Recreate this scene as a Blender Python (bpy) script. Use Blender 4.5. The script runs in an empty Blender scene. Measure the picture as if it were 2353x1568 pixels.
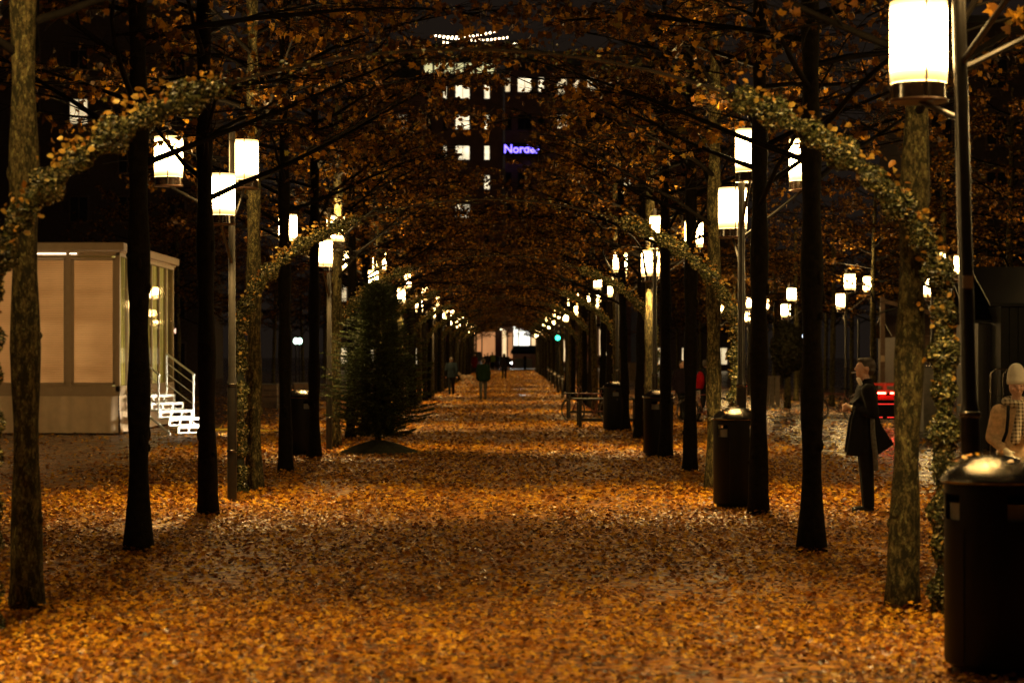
import bpy, math, random
import numpy as np
from mathutils import Vector, Matrix
R = math.radians
random.seed(7)
rng = np.random.default_rng(11)
scene = bpy.context.scene
C = scene.collection
PI = math.pi

# ------------------------------------------------------------------ camera, world, exposure
F = 4939.0            # focal length in view pixels (view = 2352 x 1568)
H = 1.8               # eye height
CAMK = F * H
cam_d = bpy.data.cameras.new("camera")
cam = bpy.data.objects.new("camera", cam_d); C.objects.link(cam)
cam.location = (0, 0, H); cam.rotation_euler = (R(90), 0, 0)
cam_d.sensor_width = 36; cam_d.lens = 36 * F / 2352
cam_d.shift_x = 8 / 2352; cam_d.shift_y = 36 / 2352
cam_d.clip_start = 0.1; cam_d.clip_end = 4000
cam_d.dof.use_dof = True; cam_d.dof.focus_distance = 27; cam_d.dof.aperture_fstop = 2.8
scene.camera = cam
world = bpy.data.worlds.new("World"); scene.world = world; world.use_nodes = True
bg = world.node_tree.nodes['Background']
bg.inputs[0].default_value = (0.62, 0.42, 0.30, 1); bg.inputs[1].default_value = 0.017
scene.view_settings.view_transform = 'Standard'; scene.view_settings.look = 'None'
scene.view_settings.exposure = 0; scene.view_settings.gamma = 1
scene.cycles.use_denoising = True
scene.cycles.max_bounces = 6; scene.cycles.transparent_max_bounces = 8
scene.cycles.sample_clamp_indirect = 4
scene.cycles.caustics_reflective = False; scene.cycles.caustics_refractive = False
LAMP_POWER = 66.0
SPOT_POWER = 860.0
UP_POWER = 190.0

def gz(Y): return max(0.0, (Y - 80) * 0.0025)
def P(px, py, s):
    return Vector(((px - 1168) / s * H, CAMK / s, H - (py - 820) / s * H))
def GP(px, s):
    Y = CAMK / s
    return Vector(((px - 1168) / s * H, Y, gz(Y)))

# ------------------------------------------------------------------ materials
class NT:
    def __init__(self, name):
        self.m = bpy.data.materials.new(name); self.m.use_nodes = True
        self.t = self.m.node_tree; self.b = self.t.nodes['Principled BSDF']
        self.out = self.t.nodes['Material Output']
    def n(self, typ, **kw):
        o = self.t.nodes.new(typ)
        for k, v in kw.items(): setattr(o, k, v)
        return o
    def l(self, a, b): self.t.links.new(a, b)
    def math(self, op, a, b=None, c=None):
        o = self.n('ShaderNodeMath', operation=op)
        for i, v in enumerate((a, b, c)):
            if v is None: continue
            if isinstance(v, (int, float)): o.inputs[i].default_value = v
            else: self.l(v, o.inputs[i])
        return o.outputs[0]
    def ramp(self, fac, stops, interp='LINEAR'):
        o = self.n('ShaderNodeValToRGB'); cr = o.color_ramp; cr.interpolation = interp
        while len(cr.elements) < len(stops): cr.elements.new(0.5)
        for e, (p, c) in zip(cr.elements, stops):
            e.position = p; e.color = (*c, 1) if len(c) == 3 else c
        self.l(fac, o.inputs[0]); return o.outputs[0]
    def noise(self, scale, detail=4, vec=None, rough=.55):
        o = self.n('ShaderNodeTexNoise'); o.inputs['Scale'].default_value = scale
        o.inputs['Detail'].default_value = detail; o.inputs['Roughness'].default_value = rough
        if vec is not None: self.l(vec, o.inputs['Vector'])
        return o.outputs['Fac']
    def coord(self): return self.n('ShaderNodeTexCoord').outputs['Object']
    def mix(self, f, a, b, blend='MIX'):
        o = self.n('ShaderNodeMix', data_type='RGBA', blend_type=blend)
        if isinstance(f, (int, float)): o.inputs[0].default_value = f
        else: self.l(f, o.inputs[0])
        for i, v in ((6, a), (7, b)):
            if isinstance(v, tuple): o.inputs[i].default_value = (*v, 1)
            else: self.l(v, o.inputs[i])
        return o.outputs[2]
    def bump(self, h, strength=.5, dist=.02):
        o = self.n('ShaderNodeBump'); o.inputs['Strength'].default_value = strength
        o.inputs['Distance'].default_value = dist; self.l(h, o.inputs['Height'])
        self.l(o.outputs[0], self.b.inputs['Normal'])

def mat(name, col, rough=.6, metal=0, var=.25, scale=6, bump=0, spec=.5):
    t = NT(name); co = t.coord(); f = t.noise(scale, 5, co)
    lo = tuple(c * (1 - var) for c in col); hi = tuple(min(1, c * (1 + var)) for c in col)
    t.l(t.ramp(f, [(.3, lo), (.7, hi)]), t.b.inputs['Base Color'])
    t.b.inputs['Roughness'].default_value = rough; t.b.inputs['Metallic'].default_value = metal
    t.b.inputs['Specular IOR Level'].default_value = spec
    if bump: t.bump(t.noise(scale * 4, 4, co), bump, .01)
    return t.m
def emit(name, col, strength, var=0, scale=1.5):
    t = NT(name); t.b.inputs['Base Color'].default_value = (.5, .5, .5, 1)
    if var:
        f = t.noise(scale, 2, t.coord())
        c = t.ramp(f, [(.3, tuple(x * (1 - var) for x in col)), (.7, col)])
        t.l(c, t.b.inputs['Emission Color'])
    else: t.b.inputs['Emission Color'].default_value = (*col, 1)
    t.b.inputs['Emission Strength'].default_value = strength
    return t.m

def leaf_mat(name, stops, trans=.45, rough=.35, spec=.5, cl=None):
    t = NT(name)
    g = t.n('ShaderNodeNewGeometry')
    c = t.ramp(g.outputs['Random Per Island'], stops)
    co = t.coord()
    c = t.mix(t.math('MULTIPLY', t.ramp(t.noise(60, 3, co), [(.4, (0, 0, 0)), (.75, (1, 1, 1))]), .45), c, (.10, .045, .012))
    t.l(c, t.b.inputs['Base Color']); t.b.inputs['Roughness'].default_value = rough
    t.b.inputs['Specular IOR Level'].default_value = spec
    if cl: t.b.inputs['Coat Weight'].default_value = cl; t.b.inputs['Coat Roughness'].default_value = .15
    if trans:
        tr = t.n('ShaderNodeBsdfTranslucent'); t.l(c, tr.inputs[0])
        mx = t.n('ShaderNodeMixShader'); mx.inputs[0].default_value = trans
        t.l(t.b.outputs[0], mx.inputs[1]); t.l(tr.outputs[0], mx.inputs[2]); t.l(mx.outputs[0], t.out.inputs[0])
    return t.m
M = {}
M['leaf'] = leaf_mat('autumn_leaf', [(0, (.020, .010, .002)), (.35, (.065, .026, .003)), (.65, (.17, .066, .005)), (.86, (.48, .23, .013)), (1, (.08, .075, .014))], .45, .55, .2)
M['fallen'] = leaf_mat('fallen_leaf', [(0, (.06, .021, .004)), (.25, (.19, .052, .004)), (.5, (.46, .170, .006)), (.8, (.72, .34, .012)), (1, (.86, .50, .04))], 0, .42, .26, .05)
M['caught'] = leaf_mat('caught_yellow_leaf', [(0, (.35, .14, .02)), (.5, (.62, .34, .04)), (1, (.8, .6, .14))], .3, .4, .4)
M['needle'] = leaf_mat('conifer_needles', [(0, (.014, .028, .010)), (.6, (.035, .06, .018)), (1, (.10, .13, .035))], .15, .7, .15)
M['garland'] = leaf_mat('garland_greenery', [(0, (.012, .017, .008)), (.45, (.045, .06, .022)), (.76, (.13, .15, .05)), (.9, (.38, .35, .13)), (1, (.75, .62, .24))], .1, .25, .6)

def bark():
    t = NT('mossy_bark'); co = t.coord()
    mp = t.n('ShaderNodeMapping'); mp.inputs['Scale'].default_value = (1, 1, .45); t.l(co, mp.inputs[0]); v = mp.outputs[0]
    base = t.ramp(t.noise(38, 8, v, .85), [(.41, (.014, .011, .006)), (.5, (.09, .068, .026)), (.60, (.18, .145, .055))])
    li = t.ramp(t.noise(60, 5, v, .7), [(.56, (0, 0, 0)), (.61, (1, 1, 1))])
    c = t.mix(li, base, (.24, .23, .085))
    li2 = t.ramp(t.noise(22, 7, v, .8), [(.47, (0, 0, 0)), (.54, (1, 1, 1))])
    c = t.mix(li2, c, (.022, .020, .009))
    t.l(c, t.b.inputs['Base Color']); t.b.inputs['Roughness'].default_value = .85; t.b.inputs['Specular IOR Level'].default_value = .12
    t.bump(t.noise(36, 8, v, .8), 1.0, .03); return t.m
M['bark'] = bark()
M['shadebark'] = mat('shaded_bark', (.010, .008, .005), .8, var=.5, scale=18, bump=.8, spec=.06)  # bark of trunks away from the lamps, their shade put into the colour
M['branch'] = mat('branch_bark', (.007, .0055, .004), .8, var=.4, scale=12, spec=.06)
M['metal'] = mat('dark_painted_metal', (.045, .04, .034), .28, .6, .15, 20, .03)
M['black'] = mat('black_painted_steel', (.003, .003, .003), .45, .0, .2, 8, .05, .2)
M['lid'] = mat('wet_pewter_lid', (.14, .125, .10), .19, 1.0, .6, 30, .35)
M['shade'] = emit('lit_lamp_shade', (1, .60, .18), LAMP_POWER)
def shade_mat():
    t = NT('lit_lamp_shade'); co = t.coord(); sp = t.n('ShaderNodeSeparateXYZ'); t.l(co, sp.inputs[0])
    t.b.inputs['Base Color'].default_value = (.6, .5, .35, 1); t.b.inputs['Emission Color'].default_value = (1, .63, .22, 1)
    rim = t.ramp(t.math('MULTIPLY', sp.outputs[2], 2), [(0, (.014, .014, .014)), (.05, (.022, .022, .022)), (.12, (.06, .06, .06)), (.22, (1, 1, 1)), (.86, (1, 1, 1)), (.94, (.06, .06, .06)), (1, (.02, .02, .02))])
    t.l(t.math('MULTIPLY', rim, LAMP_POWER), t.b.inputs['Emission Strength']); return t.m
M['shade'] = shade_mat()
M['smoke_glass'] = mat('smoked_glass_housing', (.02, .012, .008), .15, 0, .2, 5)
M['plate'] = mat('copper_plate', (.09, .045, .025), .4, .5)
M['white'] = mat('white_painted_metal', (.78, .77, .72), .45, 0, .06, 9, .05)
M['grey'] = mat('grey_metal_sheet', (.17, .16, .14), .5, .3, .25, 7, .1)
M['wood'] = mat('weathered_wood', (.12, .07, .04), .6, 0, .35, 9, .2)
M['darkwood'] = mat('dark_stained_wood', (.016, .011, .008), .5, 0, .35, 9, .2)
M['skin'] = mat('skin', (.55, .33, .24), .5, 0, .08, 14)
M['hair'] = mat('dark_hair', (.035, .024, .016), .5, 0, .4, 60, .4)
M['blackcloth'] = mat('black_wool', (.006, .006, .0065), .9, 0, .3, 30, .3, .2)
M['soil'] = mat('mossy_soil', (.035, .035, .015), .9, 0, .5, 14, .6)
M['tyre'] = mat('rubber', (.015, .015, .015), .6, 0, .2)

def ground_mat():
    t = NT('leafy_wet_paving'); co = t.coord()
    sep = t.n('ShaderNodeSeparateXYZ'); t.l(co, sep.inputs[0]); X, Y = sep.outputs[0], sep.outputs[1]
    br = t.n('ShaderNodeTexBrick'); t.l(co, br.inputs['Vector'])
    br.inputs['Scale'].default_value = 2.2; br.inputs['Mortar Size'].default_value = .012
    br.inputs['Color1'].default_value = (.040, .026, .017, 1); br.inputs['Color2'].default_value = (.066, .042, .026, 1)
    br.inputs['Mortar'].default_value = (.02, .016, .012, 1)
    pave = t.mix(t.math('MULTIPLY', t.noise(.7, 5, co), .6), br.outputs['Color'], (.05, .030, .022))
    vo = t.n('ShaderNodeTexVoronoi'); vo.inputs['Scale'].default_value = 15; t.l(co, vo.inputs['Vector'])
    sc = t.n('ShaderNodeSeparateColor'); t.l(vo.outputs['Color'], sc.inputs[0])
    leaf = t.ramp(sc.outputs[0], [(0, (.07, .024, .004)), (.3, (.22, .065, .005)), (.55, (.44, .15, .007)), (.8, (.62, .27, .012)), (1, (.72, .40, .03))])
    ax = t.math('ABSOLUTE', t.math('ADD', X, .35))
    lat = t.n('ShaderNodeMapRange'); t.l(ax, lat.inputs[0])
    lat.inputs[1].default_value = 4.8; lat.inputs[2].default_value = 7.5; lat.inputs[3].default_value = .9; lat.inputs[4].default_value = .16
    dens = t.math('ADD', lat.outputs[0], t.math('MULTIPLY', t.math('SUBTRACT', t.noise(.9, 4, co), .5), .9))
    cover = t.math('GREATER_THAN', dens, sc.outputs[1])
    t.l(t.mix(cover, pave, leaf), t.b.inputs['Base Color'])
    rr = t.math('ADD', t.math('MULTIPLY', t.noise(1.6, 5, co), .42), .0)
    t.l(t.math('ADD', rr, t.math('MULTIPLY', t.math('ADD', cover, t.math('MULTIPLY', lat.outputs[0], .6)), .25)), t.b.inputs['Roughness'])
    t.b.inputs['Specular IOR Level'].default_value = .6
    hgt = t.math('ADD', t.math('ADD', t.math('MULTIPLY', br.outputs['Fac'], -.35), t.math('MULTIPLY', t.noise(16, 4, co), .5)), t.math('MULTIPLY', t.math('MULTIPLY', sc.outputs[2], cover), .8))
    t.bump(hgt, .55, .02)
    return t.m
M['ground'] = ground_mat()

# ------------------------------------------------------------------ mesh helpers
class MB:
    def __init__(s): s.v = []; s.f = []; s.mi = []
    def add(s, vs, fs, mi=0):
        o = len(s.v); s.v += [tuple(x) for x in vs]
        s.f += [tuple(i + o for i in f) for f in fs]; s.mi += [mi] * len(fs)
    def box(s, c, d, rz=0, mi=0, bev=0, tilt=None):
        x, y, z = d[0] / 2, d[1] / 2, d[2] / 2
        if bev:
            b = min(bev, x * .9, y * .9, z * .9)
            vs = []; 
            for (zz, q) in ((-z, b), (-z + b, 0), (z - b, 0), (z, b)):
                for sx, sy in ((-1, -1), (1, -1), (1, 1), (-1, 1)): vs.append((sx * (x - q), sy * (y - q), zz))
            fs = [(3, 2, 1, 0), (12, 13, 14, 15)]
            for l in range(3):
                for i in range(4):
                    j = (i + 1) % 4; fs.append((l * 4 + i, l * 4 + j, l * 4 + 4 + j, l * 4 + 4 + i))
        else:
            vs = [(sx * x, sy * y, sz * z) for sz in (-1, 1) for sx, sy in ((-1, -1), (1, -1), (1, 1), (-1, 1))]
            fs = [(3, 2, 1, 0), (4, 5, 6, 7), (0, 1, 5, 4), (1, 2, 6, 5), (2, 3, 7, 6), (3, 0, 4, 7)]
        m = Matrix.Rotation(rz, 3, 'Z')
        if tilt is not None: m = m @ tilt
        s.add([m @ Vector(q) + Vector(c) for q in vs], fs, mi); return s
    def tube(s, pts, rad, n=8, mi=0, cap=True):
        pts = [Vector(p) for p in pts]
        if not hasattr(rad, '__len__'): rad = [rad] * len(pts)
        vs = []; up = None
        for i, p in enumerate(pts):
            d = (pts[min(i + 1, len(pts) - 1)] - pts[max(i - 1, 0)]).normalized()
            if up is None: up = Vector((0, 0, 1)) if abs(d.z) < .9 else Vector((1, 0, 0))
            a = d.cross(up)
            if a.length < 1e-4: a = d.orthogonal()
            a.normalize(); b = a.cross(d).normalized(); up = b
            for k in range(n):
                t = 2 * PI * k / n; vs.append(p + (a * math.cos(t) + b * math.sin(t)) * rad[i])
        fs = [(i * n + k, i * n + (k + 1) % n, (i + 1) * n + (k + 1) % n, (i + 1) * n + k) for i in range(len(pts) - 1) for k in range(n)]
        if cap: fs += [tuple(range(n))[::-1], tuple(range((len(pts) - 1) * n, len(pts) * n))]
        s.add(vs, fs, mi); return s
    def lathe(s, prof, n=24, c=(0, 0, 0), mi=0, cap=False, sx=1, sy=1):
        vs = [(c[0] + r * math.cos(2 * PI * k / n) * sx, c[1] + r * math.sin(2 * PI * k / n) * sy, c[2] + z) for r, z in prof for k in range(n)]
        fs = [(i * n + k, i * n + (k + 1) % n, (i + 1) * n + (k + 1) % n, (i + 1) * n + k) for i in range(len(prof) - 1) for k in range(n)]
        if cap: fs += [tuple(range(n))[::-1], tuple(range((len(prof) - 1) * n, len(prof) * n))]
        s.add(vs, fs, mi); return s
    def ell(s, c, r, n=12, m=8, mi=0, rot=None):
        vs = []; c = Vector(c)
        q = rot if rot is not None else Matrix.Identity(3)
        for i in range(m + 1):
            a = PI * (i + .02) / (m + .04) - PI / 2
            for k in range(n):
                t = 2 * PI * k / n
                vs.append(c + q @ Vector((r[0] * math.cos(a) * math.cos(t), r[1] * math.cos(a) * math.sin(t), r[2] * math.sin(a))))
        fs = [(i * n + k, i * n + (k + 1) % n, (i + 1) * n + (k + 1) % n, (i + 1) * n + k) for i in range(m) for k in range(n)]
        fs += [tuple(range(n))[::-1], tuple(range(m * n, (m + 1) * n))]
        s.add(vs, fs, mi); return s
    def cap(s, a, b, ra, rb=None, n=10):
        if rb is None: rb = ra
        a = Vector(a); b = Vector(b); d = (b - a).normalized()
        pts = [a - d * ra * .98, a - d * ra * .7, a - d * ra * .3, a, b, b + d * rb * .3, b + d * rb * .7, b + d * rb * .98]
        return s.tube(pts, [ra * .2, ra * .71, ra * .95, ra, rb, rb * .95, rb * .71, rb * .2], n)
    def loft(s, rings, n=20, mi=0):
        # rings: (cx, cy, cz, rx, ry)
        vs = [(cx + rx * math.cos(2 * PI * k / n), cy + ry * math.sin(2 * PI * k / n), cz) for cx, cy, cz, rx, ry in rings for k in range(n)]
        m = len(rings)
        fs = [(i * n + k, i * n + (k + 1) % n, (i + 1) * n + (k + 1) % n, (i + 1) * n + k) for i in range(m - 1) for k in range(n)]
        fs += [tuple(range(n))[::-1], tuple(range((m - 1) * n, m * n))]
        s.add(vs, fs, mi); return s
    def mesh(s, name, mats, smooth=True):
        me = bpy.data.meshes.new(name); me.from_pydata(s.v, [], s.f)
        for m_ in (mats if isinstance(mats, (list, tuple)) else [mats]): me.materials.append(m_)
        if len(set(s.mi)) > 1: me.polygons.foreach_set('material_index', s.mi)
        me.update()
        if smooth: me.set_sharp_from_angle(angle=R(38)) if smooth == 'auto' else me.polygons.foreach_set('use_smooth', [True] * len(me.polygons))
        return me
    def build(s, name, mats, parent=None, loc=None, smooth='auto'):
        return obj(name, s.mesh(name, mats, smooth), parent, loc)
def obj(name, me, parent=None, loc=None, rz=0):
    o = bpy.data.objects.new(name, me); C.objects.link(o)
    if parent: o.parent = parent
    if loc is not None: o.location = loc
    if rz: o.rotation_euler.z = rz
    return o
def tag(o, label, cat=None, group=None):
    o['label'] = label
    if cat: o['category'] = cat
    if group: o['group'] = group
    return o
def thing(name, label, cat, loc=(0, 0, 0), rz=0, group=None):
    o = bpy.data.objects.new(name, None); C.objects.link(o); o.empty_display_size = .3
    o.location = loc; o.rotation_euler = (0, 0, rz); return tag(o, label, cat, group)
def struct(o, label=None):
    o['kind'] = 'structure'
    if label: o['label'] = label
    return o
KIDS = {}
def kids(o): return [c for c in bpy.data.objects if c.parent == o]
def copy_tree(proto, loc, rz=0, label=None, group=None, parent=None, scale=None):
    c = proto.copy(); C.objects.link(c); c.parent = parent
    if parent is None: c.location = loc; c.rotation_euler = (0, 0, rz)
    if label: c['label'] = label
    if group: c['group'] = group
    if scale: c.scale = scale
    for k in KIDS.setdefault(proto.name, kids(proto)): copy_tree(k, None, parent=c)
    return c
def remesh(mb, voxel, it=3):
    me = mb.mesh('tmp', M['skin'], True); o = obj('tmp', me)
    r = o.modifiers.new('r', 'REMESH'); r.mode = 'VOXEL'; r.voxel_size = voxel; r.use_smooth_shade = True
    sm = o.modifiers.new('s', 'SMOOTH'); sm.factor = .5; sm.iterations = it
    dg = bpy.context.evaluated_depsgraph_get(); dg.update()
    out = bpy.data.meshes.new_from_object(o.evaluated_get(dg))
    bpy.data.objects.remove(o); out.materials.clear(); return out
def robj(name, mb, voxel, material, parent, it=3):
    me = remesh(mb, voxel, it); me.name = name; me.materials.append(material); return obj(name, me, parent)

def npmesh(name, V, sizes, idx, material):
    """V (n,3); polygons with per-face vertex counts and flat indices"""
    me = bpy.data.meshes.new(name)
    me.vertices.add(len(V)); me.vertices.foreach_set('co', V.astype(np.float32).ravel())
    me.loops.add(len(idx)); me.loops.foreach_set('vertex_index', idx.astype(np.int32))
    me.polygons.add(len(sizes))
    st = np.concatenate([[0], np.cumsum(sizes)[:-1]]).astype(np.int32)
    me.polygons.foreach_set('loop_start', st); me.polygons.foreach_set('loop_total', np.asarray(sizes, np.int32))
    me.update(calc_edges=True); me.materials.append(material)
    return me
LEAF = np.array([(0, 0, 0), (-.34, .22, .10), (-.30, .68, .13), (0, 1.05, -.02), (.30, .68, .13), (.34, .22, .10)])
LEAF_F = [(0, 3, 2, 1), (0, 5, 4, 3)]
MAPLE = np.array([(0, 0, 0), (.20, .06, .02), (.50, .10, .06), (.34, .34, .03), (.52, .62, .08), (.22, .60, .02), (0, 1.02, -.05),
                  (-.22, .60, .02), (-.52, .62, .08), (-.34, .34, .03), (-.50, .10, .06), (-.20, .06, .02)])
MAPLE_F = [(0, 1, 2, 3, 4, 5, 6), (0, 6, 7, 8, 9, 10, 11)]
def scatter(name, pos, nrm, size, spin, material, shape=LEAF, faces=LEAF_F, curl=None):
    n = len(pos); nrm = nrm / np.linalg.norm(nrm, axis=1, keepdims=True)
    ref = np.stack([np.cos(spin), np.sin(spin), np.zeros(n)], 1)
    a = np.cross(ref, nrm); a /= np.linalg.norm(a, axis=1, keepdims=True) + 1e-9
    b = np.cross(nrm, a)
    sh = shape
    zc = sh[None, :, 2] * (curl[:, None] if curl is not None else 1)
    V = pos[:, None, :] + size[:, None, None] * (sh[None, :, 0:1] * a[:, None, :] + (sh[None, :, 1:2] - .5) * b[:, None, :] + zc[:, :, None] * nrm[:, None, :])
    k = len(sh); flat = np.array([i for f in faces for i in f]); sizes = np.tile([len(f) for f in faces], n)
    idx = (np.arange(n)[:, None] * k + flat[None, :]).ravel()
    return npmesh(name, V.reshape(-1, 3), sizes, idx, material)

# ------------------------------------------------------------------ ground
g = MB()
ys = [-30, 80, 120, 160, 200, 240, 300, 900, 3000]
for i, y in enumerate(ys):
    z = gz(min(y, 300)); g.v += [(-1200, y, z), (1200, y, z)]
for i in range(len(ys) - 1): g.f.append((2 * i, 2 * i + 1, 2 * i + 3, 2 * i + 2)); g.mi.append(0)
struct(g.build('ground', M['ground'], smooth=False), 'wet paved ground under a carpet of yellow leaves')
st = MB(); 
Ys = 236
st.add([(-120, Ys, gz(Ys) + .004), (120, Ys, gz(Ys) + .004), (120, 262, gz(262) + .004), (-120, 262, gz(262) + .004)], [(0, 1, 2, 3)])
struct(st.build('road', mat('wet_asphalt', (.05, .045, .04), .22, 0, .3, 3, .2), smooth=False), 'wet street crossing the far end of the avenue')

def vnoise(x, y, seed=0):
    r = np.random.default_rng(seed); G = r.random((64, 64))
    xi = np.floor(x).astype(int); yi = np.floor(y).astype(int); fx = x - xi; fy = y - yi
    fx = fx * fx * (3 - 2 * fx); fy = fy * fy * (3 - 2 * fy)
    g_ = lambda a, b: G[a % 64, b % 64]
    return (g_(xi, yi) * (1 - fx) + g_(xi + 1, yi) * fx) * (1 - fy) + (g_(xi, yi + 1) * (1 - fx) + g_(xi + 1, yi + 1) * fx) * fy
def fallen():
    Ps = []; Ss = []
    for (y0, y1, dens, sz) in ((9.5, 17, 860, .041), (17, 26, 600, .047), (26, 40, 260, .060), (40, 60, 100, .08), (60, 95, 34, .10)):
        w = .25 * y1 + 1.2
        n = int(dens * (y1 - y0) * 2 * w)
        x = rng.uniform(-w, w, n); y = rng.uniform(y0, y1, n)
        ax = np.abs(x + .35)
        p = np.clip(1 - (ax - 4.7) / 2.4, .13, 1)
        clump = vnoise(x * .8 + 20, y * .5 + 5, 1) * .6 + vnoise(x * 2.3, y * 1.6, 2) * .4
        p = p * np.clip(clump * 2.2 - .15, .12, 1)
        centre = np.exp(-((x - .1) / 1.1) ** 2)
        p = p * (1 - .45 * centre)
        keep = (rng.random(n) < p) & (np.abs(x) < .25 * y + 1.0)
        x = x[keep]; y = y[keep]
        Ps.append(np.stack([x, y, rng.uniform(.008, .04, len(x)) + np.maximum(0, y - 80) * .0025], 1)); Ss.append(rng.uniform(.6, 1.25, len(x)) * sz)
    for (y0, y1, n, sz) in ((95, 150, 20000, .10), (150, 234, 16000, .14)):
        x = rng.normal(-.3, 2.4, n); y = rng.uniform(y0, y1, n); keep = (rng.random(n) < np.clip(vnoise(x * .8, y * .25, 4) * 2.4 - .2, .15, 1)); x = x[keep]; y = y[keep]
        Ps.append(np.stack([x, y, rng.uniform(.02, .05, len(x)) + np.maximum(0, y - 80) * .0025], 1)); Ss.append(rng.uniform(.7, 1.2, len(x)) * sz)
        if False: break
    for k in range(-1, 14):        # leaves drifted against the trunk feet
        for sd in 'LR':
            y = row_y(k); x = XL if sd == 'L' else XR
            if (sd, k) in BASEX: x = (BASEX[(sd, k)] - 1168) / (CAMK / y) * H
            n = 260; a = rng.uniform(0, 2 * PI, n); r = .13 + np.abs(rng.normal(0, .20, n))
            Ps.append(np.stack([x + r * np.cos(a), y + r * np.sin(a), .02 + .07 * np.exp(-(r - .13) / .12) * rng.random(n)], 1)); Ss.append(rng.uniform(.7, 1.2, n) * (.05 if k < 5 else .065))
    pos = np.concatenate(Ps); size = np.concatenate(Ss); n = len(pos)
    ok = np.ones(n, bool)
    for (cx, cy, w_, d_) in PUDDLES: ok &= ((pos[:, 0] - cx) / w_) ** 2 + ((pos[:, 1] - cy) / d_) ** 2 > .8
    pos = pos[ok]; size = size[ok]; n = len(pos)
    # leaves lying on the bin lids, table tops and the mound
    for (cx, cy, cz, rx, rz_, cnt) in LID_SPOTS:
        a = rng.uniform(0, 2 * PI, cnt); r = np.sqrt(rng.random(cnt)) * rx * .93
        pos = np.concatenate([pos, np.stack([cx + r * np.cos(a), cy + r * np.sin(a), cz + rz_ * (1 - (r / rx) ** 2) ** .5 + .015], 1)])
        size = np.concatenate([size, rng.uniform(.035, .055, cnt)])
    pos[n:, 2] += 0
    n = len(pos)
    nrm = np.stack([rng.normal(0, .36, n), rng.normal(-.12, .36, n), np.ones(n)], 1)
    me = scatter('fallen_leaves', pos, nrm, size, rng.uniform(0, 2 * PI, n), M['fallen'], MAPLE, MAPLE_F, rng.uniform(.3, 2.6, n))
    o = obj('fallen_leaves', me); o['kind'] = 'stuff'; o['label'] = 'carpet of yellow and orange fallen leaves'
    print('fallen', n)
LID_SPOTS = []; PUDDLES = []

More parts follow.
